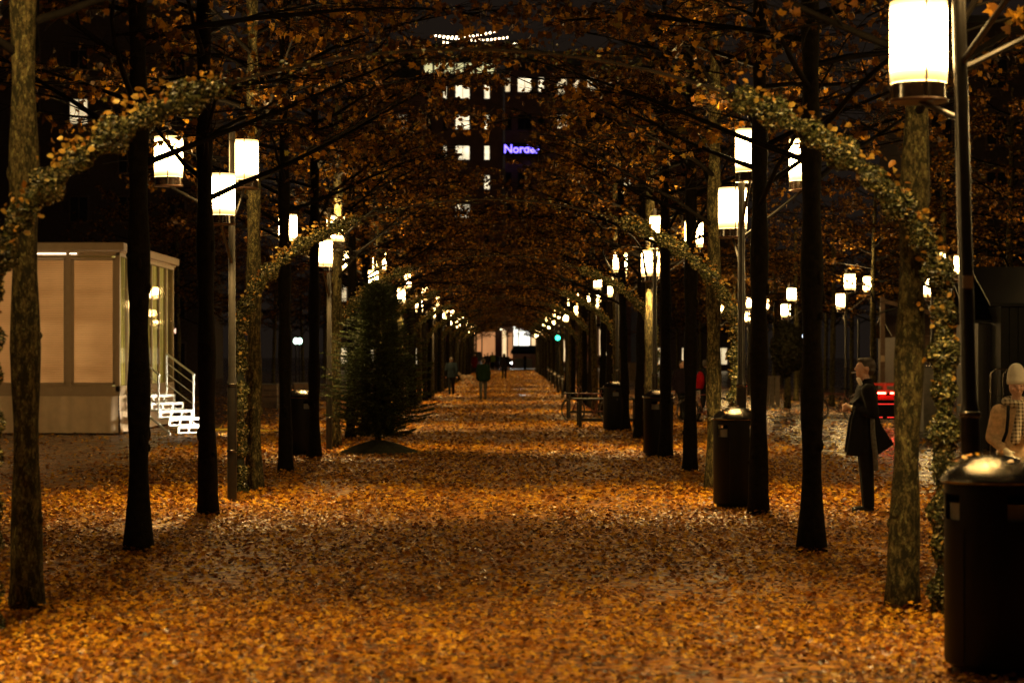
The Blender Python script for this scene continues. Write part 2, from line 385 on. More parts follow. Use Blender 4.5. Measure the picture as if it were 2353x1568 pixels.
# ------------------------------------------------------------------ trees
def make_tree(seed, dens=1.0):
    r = random.Random(seed); nr = np.random.default_rng(seed)
    tr = MB(); br = MB(); lp = []; ln = []
    bx, by = r.uniform(-.1, .1) * (1 if dens == 1 else .15), r.uniform(-.1, .1)
    wx = .028 if dens == 1 else .010
    path = []; rad = []; hh = 8.2
    for i in range(33):
        t = i / 32; z = t * hh
        wob = Vector(((math.sin(t * 5 + seed) - math.sin(seed)) * wx + bx * t * .6, (math.cos(t * 4 + seed * 2) - math.cos(seed * 2)) * wx + by * t, z))
        path.append(wob)
        base = .097 * (1 - .45 * max(0, t - .35) / .65) + .06 * math.exp(-z / .20) + (.012 * math.sin(z * 5.1 + seed))
        if t > .8: base *= (1.25 - t) / .45
        rad.append(max(.02, base))
    path[0].z = -.08
    tr.tube(path, rad, 14)
    # small knots
    for k in range(9):
        z = r.uniform(.3, 3.2); a = r.uniform(0, 2 * PI); p = path[int(z / hh * 32)]
        tr.ell((p.x + .09 * math.cos(a), p.y + .09 * math.sin(a), z), (.035, .035, r.uniform(.03, .09)), 6, 4)
    def wav(p, d, L, n, up, amp):
        pts = [Vector(p)]; d = Vector(d).normalized()
        for i in range(n):
            d = (d + Vector((r.gauss(0, amp), r.gauss(0, amp), r.gauss(0, amp * .6) + up))).normalized()
            pts.append(pts[-1] + d * L / n)
        return pts, d
    nl = 19; tips = []
    for i in range(nl):
        z = (3.2 if dens == 1 else 3.55) + (i / nl) ** 1.05 * 4.6; a = i * 2.4 + r.uniform(-.5, .5) + seed
        p = path[min(32, int(z / hh * 32))].copy(); p.z = z
        L = (3.35 if z < 5.5 else 3.3 - (z - 5.5) * .75) * r.uniform(.8, 1.12)
        up = .30 if z < 4.2 else r.uniform(.05, .3)
        pts, d = wav(p, (math.cos(a), math.sin(a), up + .15), L, 8, -.012, .10)
        r0 = .034 * (1 - .08 * i / nl)
        br.tube(pts, [r0 * (1 - .11 * q) for q in range(9)], 5, cap=False)
        for j in range(11):
            q = r.uniform(1.6, 7.95); k = int(q); pp = pts[k].lerp(pts[k + 1], q - k)
            dd = (pts[k + 1] - pts[k]).normalized()
            side = dd.cross(Vector((0, 0, 1))) * r.choice((-1, 1)) + Vector((0, 0, r.uniform(-.35, .35))) + dd * r.uniform(.4, .9)
            sl = r.uniform(.45, 1.15) * (1 - .05 * q)
            sp, _ = wav(pp, side, sl, 4, -.01, .13)
            br.tube(sp, [.013, .011, .008, .006, .003], 3, cap=False)
            for m_ in range(5):
                q2 = r.uniform(.5, 3.99); k2 = int(q2); p3 = sp[k2].lerp(sp[k2 + 1], q2 - k2)
                d3 = (sp[k2 + 1] - sp[k2]).normalized()
                s3 = d3.cross(Vector((0, 0, 1))) * r.choice((-1, 1)) + Vector((0, 0, r.uniform(-.5, .4))) + d3 * .8
                tp, _ = wav(p3, s3, r.uniform(.2, .5), 2, -.03, .15)
                br.tube(tp, [.005, .004, .002], 3, cap=False); tips.append(tp)
    # leaves in clumps on the twigs; some twigs bare
    for tp in tips:
        z = tp[1].z; rr = math.hypot(tp[1].x, tp[1].y)
        keep = (.62 if z > 4.9 else .34) * dens
        if z < 4.1: keep *= .45
        if z < 3.5: keep *= .4
        if rr > 2.2: keep *= .8
        keep *= .35 + 1.3 * (math.sin(tp[1].x * 2.3 + seed) * math.sin(tp[1].y * 2.1 + seed * 3) * math.sin(z * 2.7) * .5 + .5)
        if r.random() > keep: continue
        for _ in range(r.randint(4, 9)):
            q = r.random(); p = tp[1].lerp(tp[2], q) if r.random() < .7 else tp[0].lerp(tp[1], q)
            lp.append((p.x + r.gauss(0, .035), p.y + r.gauss(0, .035), p.z + r.gauss(-.03, .04)))
            ln.append((r.gauss(0, .9), r.gauss(0, .9), r.gauss(.3, .6)))
    n = len(lp); print('tree leaves', n)
    lm = scatter('foliage', np.array(lp), np.array(ln) + 1e-4, nr.uniform(.055, .105, n) * (1.0 if dens == 1 else .95), nr.uniform(0, 2 * PI, n), M['leaf'], LEAF if dens == 1 else MAPLE, LEAF_F if dens == 1 else MAPLE_F, nr.uniform(.5, 2.2, n))
    return tr.mesh('trunk', M['bark'], True), br.mesh('branches', M['branch'], True), lm
TREES = [make_tree(s) for s in (3, 8, 21, 34)] + [make_tree(s, .80) for s in (5, 13)]
SHADED = []
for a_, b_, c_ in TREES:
    w_ = a_.copy(); w_.name = 'trunk'; w_.materials[0] = M['shadebark']; SHADED.append(w_)
ORD = ['nearest', 'second', 'third', 'fourth', 'fifth', 'sixth', 'seventh', 'eighth', 'ninth', 'tenth', 'eleventh', 'twelfth']
def tree(x, y, var, rz, label, group, sc=1.0, gzv=None, mossy=True):
    t = thing('lime_tree', label, 'tree', (x, y, gz(y) if gzv is None else gzv), rz, group)
    t.scale = (1, 1, sc)
    if label == DESC[('R', 0)]: t.rotation_euler = Matrix.Rotation(R(1.5), 4, 'Y').to_euler(); t.location.x -= .0
    a, b, c = TREES[var]
    if not mossy: a = SHADED[var]
    tk = obj('trunk', a, t); cr = obj('crown', c, t); obj('branches', b, cr)
    return t
XR, XL = 1.555 * H, -1.894 * H
def row_y(k): return CAMK * (.001709 + .000507 * k)
BASEX = {('L', 0): 62, ('L', 1): 318, ('L', 2): 478, ('L', 3): 583, ('L', 4): 656, ('L', 5): 722,
         ('R', 0): 2072, ('R', 1): 1864, ('R', 2): 1742, ('R', 3): 1640, ('R', 4): 1585, ('R', 5): 1528}
DESC = {('L', 0): 'mossy lichen covered trunk at the left edge, nearest of the left row',
        ('L', 1): 'dark bare trunk hiding the cabin corner, second of the left row',
        ('L', 2): 'straight black trunk just left of the lamp post, third of the left row',
        ('L', 3): 'olive lit trunk with flared foot right of the left lamp post',
        ('R', 0): 'lichen speckled pale trunk behind the smoking man, nearest of the right row',
        ('R', 1): 'black trunk with widened foot left of the smoking man, second of the right row',
        ('R', 2): 'black trunk standing against the second litter bin, third of the right row',
        ('R', 3): 'slim mossy trunk half hidden left of the second litter bin'}
for k in range(-1, 46):
    for side in 'LR':
        y = row_y(k); s = CAMK / y
        x = (XL if side == 'L' else XR)
        if (side, k) in BASEX: x = (BASEX[(side, k)] - 1168) / s * H
        elif k > 5: x += random.uniform(-.06, .06)
        w = 'left' if side == 'L' else 'right'
        if (side, k) in DESC: lab = DESC[(side, k)]
        elif k < 0: lab = ('tree just outside the frame on the %s, its leaves hanging across the top' if k == -1 else 'tree beside the camera on the %s, only leaf tips reaching in from above') % w
        elif k < 12: lab = '%s lime tree along the %s row of the avenue' % (ORD[k], w)
        else: lab = 'far off lime tree deep in the %s row of the avenue' % w
        rz = random.choice([0, 1, 2, 3]) * PI / 2 + random.uniform(-.4, .4)
        tree(x, y, (4 + k % 2) if k < 6 else (k * 3 + (side == 'L') * 2 + 1) % 4, rz, lab, 'lime trees of the %s avenue row' % w, random.uniform(.94, 1.05), mossy=(k % 3 == 0))  # trunks beside lamps keep the lighter mossy bark, the rest get the shaded one
oc = 0
for k in range(6, 34, 2):
    for x, nm in ((11.9, 'right'), (16.8, 'far right'), (-13.6, 'left')):
        if x < 0 and k < 14: continue
        if x > 16 and k < 9: continue
        y = row_y(k) + random.uniform(-.6, .6)
        n_ = (k - 6) // 2
        tree(x + random.uniform(-.2, .2), y, (k + int(abs(x))) % 4, random.uniform(0, 6), 'dark tree standing in the outer %s row beside the avenue' % nm,
             'trees of the outer %s row' % nm, random.uniform(.9, 1.02))

# ------------------------------------------------------------------ street lamps
def ring_band(mb, c, r, h, n=20): mb.lathe([(r, 0), (r + .004, .004), (r + .004, h - .004), (r, h)], n, c)
def lamp_head_meshes():
    sh = MB(); sh.lathe([(.172, .0), (.175, .02), (.175, .50)], 28)
    hs = MB(); hs.lathe([(.0, -.004), (.165, -.004), (.168, -.10), (0, -.10)], 24)
    pl = MB(); pl.lathe([(0, -.118), (.178, -.118), (.182, -.108), (.178, -.1005), (0, -.1005)], 24)
    rd = MB()
    for a in (.6, 2.7, 4.8): rd.tube([(.176 * math.cos(a), .176 * math.sin(a), -.1), (.176 * math.cos(a), .176 * math.sin(a), .53)], .007, 5)
    return (sh.mesh('lamp_shade', M['shade']), hs.mesh('lamp_housing', M['smoke_glass'], 'auto'), pl.mesh('base_plate', M['plate'], 'auto'), rd.mesh('cage_rods', M['metal']))
LH = lamp_head_meshes()
def make_lamp(label, low, up, out, lean=0.0, side=1):
    t = thing('street_lamp', label, 'street lamp', group='three headed street lamps')
    pm = MB(); top = Vector((lean, 0, 4.65))
    pm.tube([(0, 0, -.05), (lean * .32, 0, 1.48)], [.060, .058], 16)
    pm.tube([(lean * .32, 0, 1.48), (lean * .33, 0, 1.55), tuple(top)], [.058, .045, .040], 16)
    pm.build('pole', M['metal'], t)
    cb = MB(); ring_band(cb, (lean * .3, 0, 1.44), .061, .035); ring_band(cb, (lean * .05, 0, .62), .062, .03); cb.build('collar', M['lid'], t)
    if lean: stick = MB().box((lean * .47 - .0, -.050, 2.25), (.062, .006, .075)); stick.build('sticker', mat('pole_sticker', (.32, .24, .15), .6), t)
    for (dx, dy, zb, zp) in (low, up, out):
        px = lean * zp / 4.65
        hd = obj('lamp_head', LH[1], t, (dx, dy, zb)); obj('lamp_shade', LH[0], hd); obj('base_plate', LH[2], hd); obj('cage_rods', LH[3], hd)
        d = Vector((dx - px, dy, 0)); d.normalize()
        sm = MB(); a = Vector((px, 0, zp)); b = Vector((dx, dy, zb - .115)) - d * .02
        sm.tube([a, b], [.020, .016], 8); sm.build('strut', M['metal'], t)
    sl = bpy.data.lights.new('lamp_light', 'SPOT'); sl.energy = SPOT_POWER; sl.color = (1, .63, .22); sl.spot_size = R(114); sl.spot_blend = .35; sl.shadow_soft_size = .16
    so = bpy.data.objects.new('lamp_light', sl); C.objects.link(so); so.parent = t; so.location = (low[0], low[1], low[2] - .14)
    ul = bpy.data.lights.new('upward_glow', 'SPOT'); ul.energy = UP_POWER; ul.color = (1, .66, .26); ul.spot_size = R(165); ul.spot_blend = .5; ul.shadow_soft_size = .14
    uo = bpy.data.objects.new('upward_glow', ul); C.objects.link(uo); uo.parent = t; uo.location = (up[0], up[1], up[2] + .54); uo.rotation_euler.x = R(180)
    return t
lampL = make_lamp('slender street lamp with three glowing cylinder heads between the third and fourth left trunks',
                  (-.06, -.62, 3.52, 2.95), (.08, .62, 4.05, 3.45), (-.80, .08, 4.04, 3.50))
yl = lambda n: CAMK * (.00145 + .0016 * n)
lampL.location = ((533 - 1168) / 333 * H, CAMK / 333, 0)
lampR = make_lamp('three headed street lamp rising behind the second litter bin on the right',
                  (-.04, .62, 3.38, 2.85), (.05, -.5, 3.98, 3.35), (.76, .08, 3.92, 3.22))
lampR.location = ((1703 - 1168) / 344 * H, CAMK / 344, 0)
near = make_lamp('nearest street lamp, its big glowing cylinder shade cut by the top of the frame', (-.27, .38, 3.49, 3.22), (.12, -.6, 4.05, 3.55), (.85, .1, 4.1, 3.52), lean=-.12)
[setattr(c.data, 'energy', 560) for c in near.children if c.type == 'LIGHT' and c.name.startswith('lamp_light')]
near.location = ((2241 - 1168) / 689 * H, CAMK / 689, 0)
for n in range(2, 15):
    y = yl(n)
    far = 'far off glowing street lamp in the %s row of the avenue'
    lb = '%s street lamp along the left row of the avenue' % ORD[n] if n < 7 else far % 'left'
    copy_tree(lampL, (-3.45, y, gz(y)), 0, lb)
    lb = '%s street lamp along the right row of the avenue' % ORD[n] if n < 7 else far % 'right'
    copy_tree(lampR, (2.81, y, gz(y)), 0, lb)
copy_tree(lampL, (-3.45, yl(0), 0), 0, 'street lamp just outside the frame beside the nearest left trunk')
copy_tree(lampR, (7.3, 19.4, 0), 0, 'street lamp added outside the frame on the right to light the woman')  # extra lamp off the rows, added to brighten the woman
copy_tree(lampR, (10.95, yl(1), 0), 0, 'street lamp outside the frame beyond the woman in the cream hat')
copy_tree(lampL, (-14.2, 42.0, 0), 0, 'street lamp outside the frame lighting the front of the cabin')
for n in range(2, 8):
    y = yl(n)
    copy_tree(lampR, (10.95, y, gz(y)), 0, ['', '', 'street lamp outside the frame lighting the wet paving on the right', 'street lamp seen right of the pale mossy trunk', 'outer street lamp seen between the smoking man and the black trunk',
        'fourth lamp of the outer right row', 'fifth lamp of the outer right row', 'last lamp of the outer right row'][n])

# ------------------------------------------------------------------ garland arches
def arch_curve(hw=3.25, zs=2.07, rise=1.80, n=90):
    pts = []
    for i in range(12): pts.append(Vector((-hw, 0, zs * i / 12)))
    for i in range(n + 1):
        a = PI - PI * i / n; pts.append(Vector((hw * math.cos(a), 0, zs + rise * math.sin(a))))
    for i in range(12): pts.append(Vector((hw, 0, zs * (1 - (i + 1) / 12))))
    return pts
def make_arch():
    t = thing('garland_arch', 'nearest leafy garland arch spanning the avenue', 'arch', group='garland arches over the avenue')
    pts = arch_curve()
    for sd in (-1, 1):
        seg = [p + Vector((0, 0, 0)) for p in pts if p.x * sd > 3.25 * .55]
        MB().tube(seg, [.045 + .015 * math.sin(i * .9) for i in range(len(seg))], 8).build('garland_core', mat('garland_core', (.012, .016, .008), .9), t, smooth=True)
    fr = MB().tube(pts, .012, 6); fr.build('arch_frame', M['metal'], t)
    L = [0]
    for a, b in zip(pts, pts[1:]): L.append(L[-1] + (b - a).length)
    L = np.array(L); Pn = np.array([tuple(p) for p in pts])
    n = 84000; u = rng.uniform(.0, L[-1], n)
    xq = np.interp(u, L, Pn[:, 0]); u = u[(np.abs(xq) > 3.25 * .55 + rng.normal(0, .05, n)) | (rng.random(n) < .012)]; n = len(u)
    pc = np.stack([np.interp(u, L, Pn[:, i]) for i in range(3)], 1)
    rr = .088 * np.sqrt(rng.random(n)) * (1 + .25 * np.sin(u * 11) + .3 * np.sin(u * 23 + 1)); an = rng.uniform(0, 2 * PI, n)
    tx = np.gradient(Pn[:, 0]); tz = np.gradient(Pn[:, 2]); ln_ = np.hypot(tx, tz) + 1e-9
    nx = np.interp(u, L, -tz / ln_); nz = np.interp(u, L, tx / ln_)
    off = np.stack([nx * np.cos(an), np.sin(an), nz * np.cos(an)], 1)
    pos = pc + off * rr[:, None]; pos[:, 2] = np.maximum(pos[:, 2], .02)
    nrm = off + rng.normal(0, .7, (n, 3))
    sh = LEAF * np.array([.75, 1, 1])
    obj('garland', scatter('garland', pos, nrm, rng.uniform(.018, .038, n), rng.uniform(0, 2 * PI, n), M['garland'], sh, LEAF_F, rng.uniform(.5, 2, n)), t)
    n = 760; u = np.where(rng.random(n) < .22, rng.uniform(.1, 2.2, n), rng.uniform(2.0, 4.3, n)); u = np.where(rng.random(n) < .5, u, L[-1] - u)
    pc = np.stack([np.interp(u, L, Pn[:, i]) for i in range(3)], 1) + rng.normal(0, .055, (n, 3)) + np.array([0, 0, .075])
    obj('caught_leaves', scatter('caught_leaves', pc, rng.normal(0, .8, (n, 3)) + np.array([0, 0, .6]), rng.uniform(.035, .065, n), rng.uniform(0, 6, n), M['caught']), t)
    return t
arch = make_arch()
arch.location = (-.19, CAMK * .00163, 0); arch.rotation_euler.z = R(8)
for i, q in enumerate([.003175 + .00175 * j for j in range(9)]):
    y = CAMK * q
    copy_tree(arch, (-.27, y, gz(y)), 0, ('%s garland arch spanning the avenue, counted from the camera' % ORD[i + 1]))

# ------------------------------------------------------------------ litter bins
def make_bin():
    t = thing('litter_bin', 'large black litter bin with leaf strewn domed lid at the right edge, nearest of all', 'litter bin', group='black litter bins with domed lids')
    b = MB(); n = 40; r = .272
    b.lathe([(.20, 0), (.235, .0), (.235, .05), (r - .006, .07), (r, .09), (r, .86)], n)
    # band with openings
    for k in range(4):
        a0 = k * PI / 2 + R(10); a1 = a0 + R(58)
        seg = 10; vs = []
        for j in range(seg + 1):
            a = a0 + (a1 - a0) * j / seg
            for rr in (r, r - .012):
                for z in (.86, 1.0): vs.append((rr * math.cos(a), rr * math.sin(a), z))
        fs = []
        for j in range(seg):
            o_ = j * 4; fs += [(o_, o_ + 4, o_ + 5, o_ + 1), (o_ + 2, o_ + 3, o_ + 7, o_ + 6)]
        fs += [(0, 1, 3, 2), (seg * 4, seg * 4 + 2, seg * 4 + 3, seg * 4 + 1)]
        b.add(vs, fs)
    b.lathe([(r - .012, .86), (r, .86)], n); b.lathe([(r - .012, 1.0), (r, 1.0), (r, 1.055), (r - .012, 1.055)], n)
    for k in range(4):
        a = 2 * PI * k / 4 + .3
        b.tube([((r + .002) * math.cos(a), (r + .002) * math.sin(a), .1), ((r + .002) * math.cos(a), (r + .002) * math.sin(a), .82)], .004, 4)
    b.build('body', M['black'], t)
    ln = MB().lathe([(.24, .10), (.245, .95)], 30); ln.build('inner_liner', M['grey'], t)
    lid = MB(); lid.lathe([(.262, 1.056), (.292, 1.058), (.298, 1.068), (.290, 1.082), (.262, 1.118), (.21, 1.158), (.14, 1.192), (.07, 1.208), (.0, 1.212)], 48)
    lid.build('lid', M['lid'], t)
    lk = MB().box((0, -r - .004, .78), (.03, .012, .05), bev=.004); lk.build('lock', M['lid'], t)
    return t
bin0 = make_bin()
def put_bin(first, px, s, label, rz=.3, sc=1.0):
    p = GP(px, s)
    if first: bin0.location = p; bin0.rotation_euler.z = rz; b = bin0
    else: b = copy_tree(bin0, p, rz, label)
    b.scale = (sc, sc, sc)
    LID_SPOTS.append((p.x, p.y, p.z + 1.075 * sc, .29 * sc, .137 * sc, 11 if first else 9)); return b
put_bin(True, 2284, 728, None, .42, 1.03)
put_bin(False, 1691, 348, 'black litter bin leaning trunk beside it, second from the camera on the right', .9, 1.0)
put_bin(False, 1512, 228, 'third litter bin from the camera on the right, pale streak down its side', 1.4)
put_bin(False, 1411, 170, 'fourth litter bin on the right, beside the dark tables', .2)
put_bin(False, 690, 226, 'only litter bin on the left, wedged between two dark trunks', .7)

# ------------------------------------------------------------------ fir tree on its mound
def make_fir():
    p = GP(868, 222)
    mo = MB(); n = 36
    vs = []; prof = [(.80, -.02), (.68, .05), (.5, .13), (.3, .2), (.12, .25), (0, .26)]
    for (r, z) in prof:
        for k in range(n):
            a = 2 * PI * k / n; q = 1 + .08 * math.sin(3 * a + 1) + .04 * math.sin(9 * a)
            vs.append((r * q * math.cos(a), r * q * math.sin(a), z + .012 * math.sin(17 * a + r * 30)))
    fs = [(i * n + k, i * n + (k + 1) % n, (i + 1) * n + (k + 1) % n, (i + 1) * n + k) for i in range(5) for k in range(n)]
    mo.add(vs, fs); m = mo.build('soil_mound', M['soil'], loc=p, smooth=True); tag(m, 'dark mossy soil mound around the foot of the fir', 'mound')
    t = thing('fir_tree', 'small unlit fir tree standing on a soil mound at the left of the avenue', 'tree', (p.x, p.y, p.z + .2))
    tk = MB(); hh = 2.95; tk.tube([(0, 0, -.12), (.01, 0, .8), (0, .01, 2), (0, 0, hh)], [.07, .055, .03, .006], 10); tk.build('trunk', M['bark'], t)
    br = MB(); pp = []; nn = []; dd = []
    r = random.Random(5); z = .32
    for _ in [0]:
        for k in range(330):
            z = .28 + (hh - .38) * (k / 330) ** 1.15
            f = 1 - z / hh; Lm = float(np.interp(z, [.28, .6, 1.0, 1.5, 2.1, 2.6, 2.95], [.62, .98, 1.12, 1.0, .72, .42, .08]))
            a = k * 2.4 + r.uniform(-.3, .3); L = Lm * r.uniform(.62, 1.08); zz = z
            pts = []
            for j in range(6):
                q = j / 5; pts.append(Vector((math.cos(a) * L * q, math.sin(a) * L * q, zz + .10 * q * (1.5 - f) - .20 * f * math.sin(q * 2.2))))
            br.tube(pts, [.012 * f + .004, .009 * f + .003, .006, .005, .003, .002], 4, cap=False)
            for j in range(int(8 + L * 22)):
                q = r.uniform(.12, 1) * 4.999; i0 = int(q); c = pts[i0].lerp(pts[i0 + 1], q - i0); d = (pts[i0 + 1] - pts[i0]).normalized()
                sd = d.cross(Vector((0, 0, 1))) * r.choice((-1, 1)); tw = (d * .8 + sd * .7 + Vector((0, 0, r.uniform(-.25, .15)))).normalized()
                tl = (.20 * (1 - q / 6.5) + .05) * r.uniform(.6, 1.2)
                for m_ in range(6):
                    c2 = c + tw * tl * m_ / 6
                    for sg in (-1, 1):
                        e = (tw * .8 + tw.cross(Vector((0, 0, 1))) * sg * .8 + Vector((0, 0, r.uniform(-.5, .6)))).normalized()
                        pp.append(tuple(c2 + e * .012)); dd.append(tuple(e))
    bo = br.build('branches', M['branch'], t)
    pp = np.array(pp); dd = np.array(dd); n = len(pp); print('fir needles', n)
    w = np.cross(dd, rng.normal(0, 1, (n, 3))); w /= np.linalg.norm(w, axis=1, keepdims=True)
    ln_ = rng.uniform(.028, .045, n)[:, None]
    V = np.stack([pp - w * .0085, pp + w * .0085, pp + dd * ln_], 1).reshape(-1, 3)
    obj('needles', npmesh('needles', V, [3] * n, np.arange(3 * n), M['needle']), t)
make_fir()

# ------------------------------------------------------------------ cabin with steps
def make_cabin():
    s0 = 178; X1 = (275 - 1168) / s0 * H; Y0 = CAMK / s0; W = 6.2; D = 8.2
    t = thing('glazed_cabin', 'raised beige cabin with blind covered glass panels left of the avenue', 'cabin', (X1, Y0, 0))
    fr = mat('beige_frame_paint', (.42, .30, .19), .45, 0, .06)
    # material: ribbed blinds, slightly lit from within
    tb = NT('ribbed_blind'); co = tb.coord(); sep = tb.n('ShaderNodeSeparateXYZ'); tb.l(co, sep.inputs[0])
    rib = tb.math('SINE', tb.math('MULTIPLY', sep.outputs[2], 150))
    nz = tb.noise(1.1, 3, co)
    mp = tb.n('ShaderNodeMapping'); mp.inputs['Scale'].default_value = (.5, .5, 1.6); tb.l(co, mp.inputs[0]); st_ = tb.noise(1.3, 4, mp.outputs[0])
    base = tb.mix(tb.math('MULTIPLY', tb.math('ADD', rib, 1), .5), (.44, .31, .18), (.56, .41, .25))
    tb.l(base, tb.b.inputs['Base Color']); tb.b.inputs['Roughness'].default_value = .5
    ec = tb.ramp(tb.math('MULTIPLY', tb.math('ADD', nz, st_), .5), [(.34, (.42, .20, .075)), (.66, (1, .60, .27))])
    tb.l(tb.mix(1.0, base, ec, 'MULTIPLY'), tb.b.inputs['Emission Color']); tb.b.inputs['Emission Strength'].default_value = .62
    tb.bump(rib, .4, .01)
    blind = tb.m
    zf, zt = 1.02, 4.18
    body = MB(); body.box((-W / 2, D / 2, .96), (W, D, .12)); body.build('floor_slab', fr, t)
    rf = MB(); rf.box((-W / 2, D / 2, 4.36), (W + .22, D + .22, .2), bev=.02); rf.box((-W / 2, D / 2, 4.245), (W + .06, D + .06, .028)); rf.build('roof', fr, t)
    sk = MB(); n = 120                       # draped skirt cloth
    def skirt(x0, y0, x1, y1, nx, ny, n):
        vs = []; 
        for i in range(n + 1):
            q = i / n; w = .016 * math.sin(q * n * .75 + 2 * math.sin(q * 9)) + .022 * math.sin(q * n * .31 + 1) + .009 * math.sin(q * n * 1.3)
            for z, k in ((.90, .1), (.6, .7), (.3, 1), (.04, 1.2)):
                w2 = w * k + .012 * math.sin(q * n * .9 + z * 7) * k
                vs.append((x0 + (x1 - x0) * q + nx * w2, y0 + (y1 - y0) * q + ny * w2, z))
        fs = [(i * 4 + j, i * 4 + 4 + j, i * 4 + 5 + j, i * 4 + 1 + j) for i in range(n) for j in range(3)]
        sk.add(vs, fs)
    skirt(-W, .02, -.04, .02, 0, -1, 130); skirt(-.02, .04, -.02, D, 1, 0, 150)
    sk.build('skirt_cloth', mat('pale_skirt_cloth', (.70, .52, .34), .7, 0, .1, 4, .1), t, smooth=True)
    # front wall bays
    posts = MB(); pw = .10
    bay = 1.14
    xs = [0 - pw / 2 - i * bay for i in range(6)]
    for i, x in enumerate(xs): posts.box((x, .06, (zf + zt) / 2 + .02), (pw, .12, zt - zf + .1), bev=.008)
    posts.box((-W / 2, .06, zt + .02), (W, .09, .10)); posts.box((-W / 2, .06, zf + .05), (W, .10, .12))
    posts.build('wall_frame', fr, t)
    for i in range(5):
        xc = (xs[i] + xs[i + 1]) / 2
        w = bay - pw
        f2 = MB()
        for (cx, cz, dx, dz) in ((-w / 2 + .035, 0, .07, 2.9), (w / 2 - .035, 0, .07, 2.9), (0, 1.45 - .0, w, .07), (0, -1.45, w, .07)): f2.box((cx, 0, cz), (dx, .05, dz))
        pf = f2.build('blind_panel_frame', fr, t, (xc, .05, (zf + zt) / 2 + .03))
        bl = MB().box((0, .012, 0), (w - .14, .012, 2.83)); bl.build('blind', blind, pf)
    led = MB().box((-1.75, -.005, 4.20), (1.0, .012, .016)).box((-1.08, -.005, 4.20), (.16, .012, .016)); led.build('light_strip', emit('strip_light', (1, .85, .6), 6), t)
    # side wall, glazed, yellow curtains inside
    cur = NT('yellow_lit_curtain'); co = cur.coord(); sp = cur.n('ShaderNodeSeparateXYZ'); cur.l(co, sp.inputs[0])
    wv = cur.noise(1, 3, None); mp = cur.n('ShaderNodeMapping'); mp.inputs['Scale'].default_value = (1, 2.2, .12); cur.l(co, mp.inputs[0])
    fold = cur.noise(2.2, 3, mp.outputs[0])
    cc = cur.ramp(fold, [(.36, (.16, .11, .015)), (.5, (.55, .42, .08)), (.64, (.95, .82, .28))])
    cur.l(cc, cur.b.inputs['Base Color']); cur.l(cc, cur.b.inputs['Emission Color']); cur.b.inputs['Emission Strength'].default_value = .5
    sw = MB()
    for i in range(8): 
        sw.box((-.05, .06 + i * (D - .12) / 7 if i else .18, (zf + zt) / 2 + .02), (.07, .07, zt - zf + .1), bev=.006)
    sw.box((-.05, D / 2, zt + .02), (.08, D, .10)); sw.box((-.05, D / 2, zf + .05), (.08, D, .12)); sw.build('side_wall_frame', fr, t)
    gl = NT('window_glass'); gl.b.inputs['Base Color'].default_value = (1, 1, 1, 1); gl.b.inputs['Roughness'].default_value = .02
    tp = gl.n('ShaderNodeBsdfTransparent'); gs = gl.n('ShaderNodeBsdfGlossy'); gs.inputs['Roughness'].default_value = .03
    fz = gl.n('ShaderNodeFresnel'); mx = gl.n('ShaderNodeMixShader'); gl.l(fz.outputs[0], mx.inputs[0]); gl.l(tp.outputs[0], mx.inputs[1]); gl.l(gs.outputs[0], mx.inputs[2]); gl.l(mx.outputs[0], gl.out.inputs[0])
    M['glass'] = gl.m
    gp = MB().add([(-.03, .2, zf + .1), (-.03, D - .05, zf + .1), (-.03, D - .05, zt), (-.03, .2, zt)], [(0, 1, 2, 3)])
    g_ = MB(); g_.add([(-.03, .2, zf + .1), (-.03, D - .05, zf + .1), (-.03, D - .05, zt), (-.03, .2, zt)], [(0, 1, 2, 3)]); g_.build('side_glass', gl.m, t, smooth=False)
    cm = MB(); vs = []; n = 220
    for i in range(n + 1):
        y = .25 + (D - .4) * i / n; x = -.22 + .05 * math.sin(i * .55) + .02 * math.sin(i * 1.3)
        vs += [(x, y, zf + .08), (x, y, zt)]
    cm.add(vs, [(2 * i, 2 * i + 2, 2 * i + 3, 2 * i + 1) for i in range(n)]); cm.build('curtain', cur.m, t, smooth=True)
    bk = MB().box((-W / 2, D - .03, 2.6), (W - .1, .06, 3.3)).box((-W + .03, D / 2, 2.6), (.06, D - .2, 3.3)); bk.build('rear_wall', fr, t)
    # steps: white metal flight coming down towards the camera and to the right
    a = R(-38); ts = thing('metal_steps', 'brightly lit white metal steps with handrails beside the cabin', 'steps', (X1 + .42, Y0 + 1.2, 0), a)
    nst = 5; go = .30; rise = .178; wd = 1.05
    for i in range(nst):
        x = .28 + i * go; z = .90 - i * rise
        b = MB(); b.box((x, 0, z), (go + .02, wd, .035))
        ht = rise - .04; zc = z - .0175 - ht / 2; xx = x + go / 2 - .01
        for k in range(4): b.box((xx, -wd / 2 + .03 + k * (wd - .06) / 3, zc), (.022, .06, ht))
        b.box((xx, 0, z - .03), (.024, wd, .03)); b.box((xx, 0, z - rise + .035), (.024, wd, .03))
        b.build('step', M['white'], ts)
    pf = MB().box((-.15, 0, .92), (.6, wd, .04)); pf.build('landing', M['white'], ts)
    for sd in (-1, 1):
        q = MB(); y = sd * (wd / 2 + .03)
        q.tube([(.0, y, .80), (1.42, y, .02)], .028, 6); q.tube([(1.35, y, .14), (1.35, y, 0)], .02, 6)
        q.build('stringer', M['white'], ts)
        q = MB()
        for x, z0 in ((.10, .86), (1.02, .38)): q.tube([(x, y, z0), (x, y, z0 + 1.02)], .026, 8)
        for k, h_ in enumerate((1.02, .80, .55, .30)): q.tube([(.10, y, .86 + h_), (1.06, y, .36 + h_ + .0)], .026 if k == 0 else .011, 8)
        q.build('handrail', M['white'], ts)
    # floodlight under the cabin corner, hidden behind the second trunk
    fl = thing('floodlight', 'small white floodlight shining on the cabin steps', 'floodlight', (-5.9, 50.0, 0), R(84))
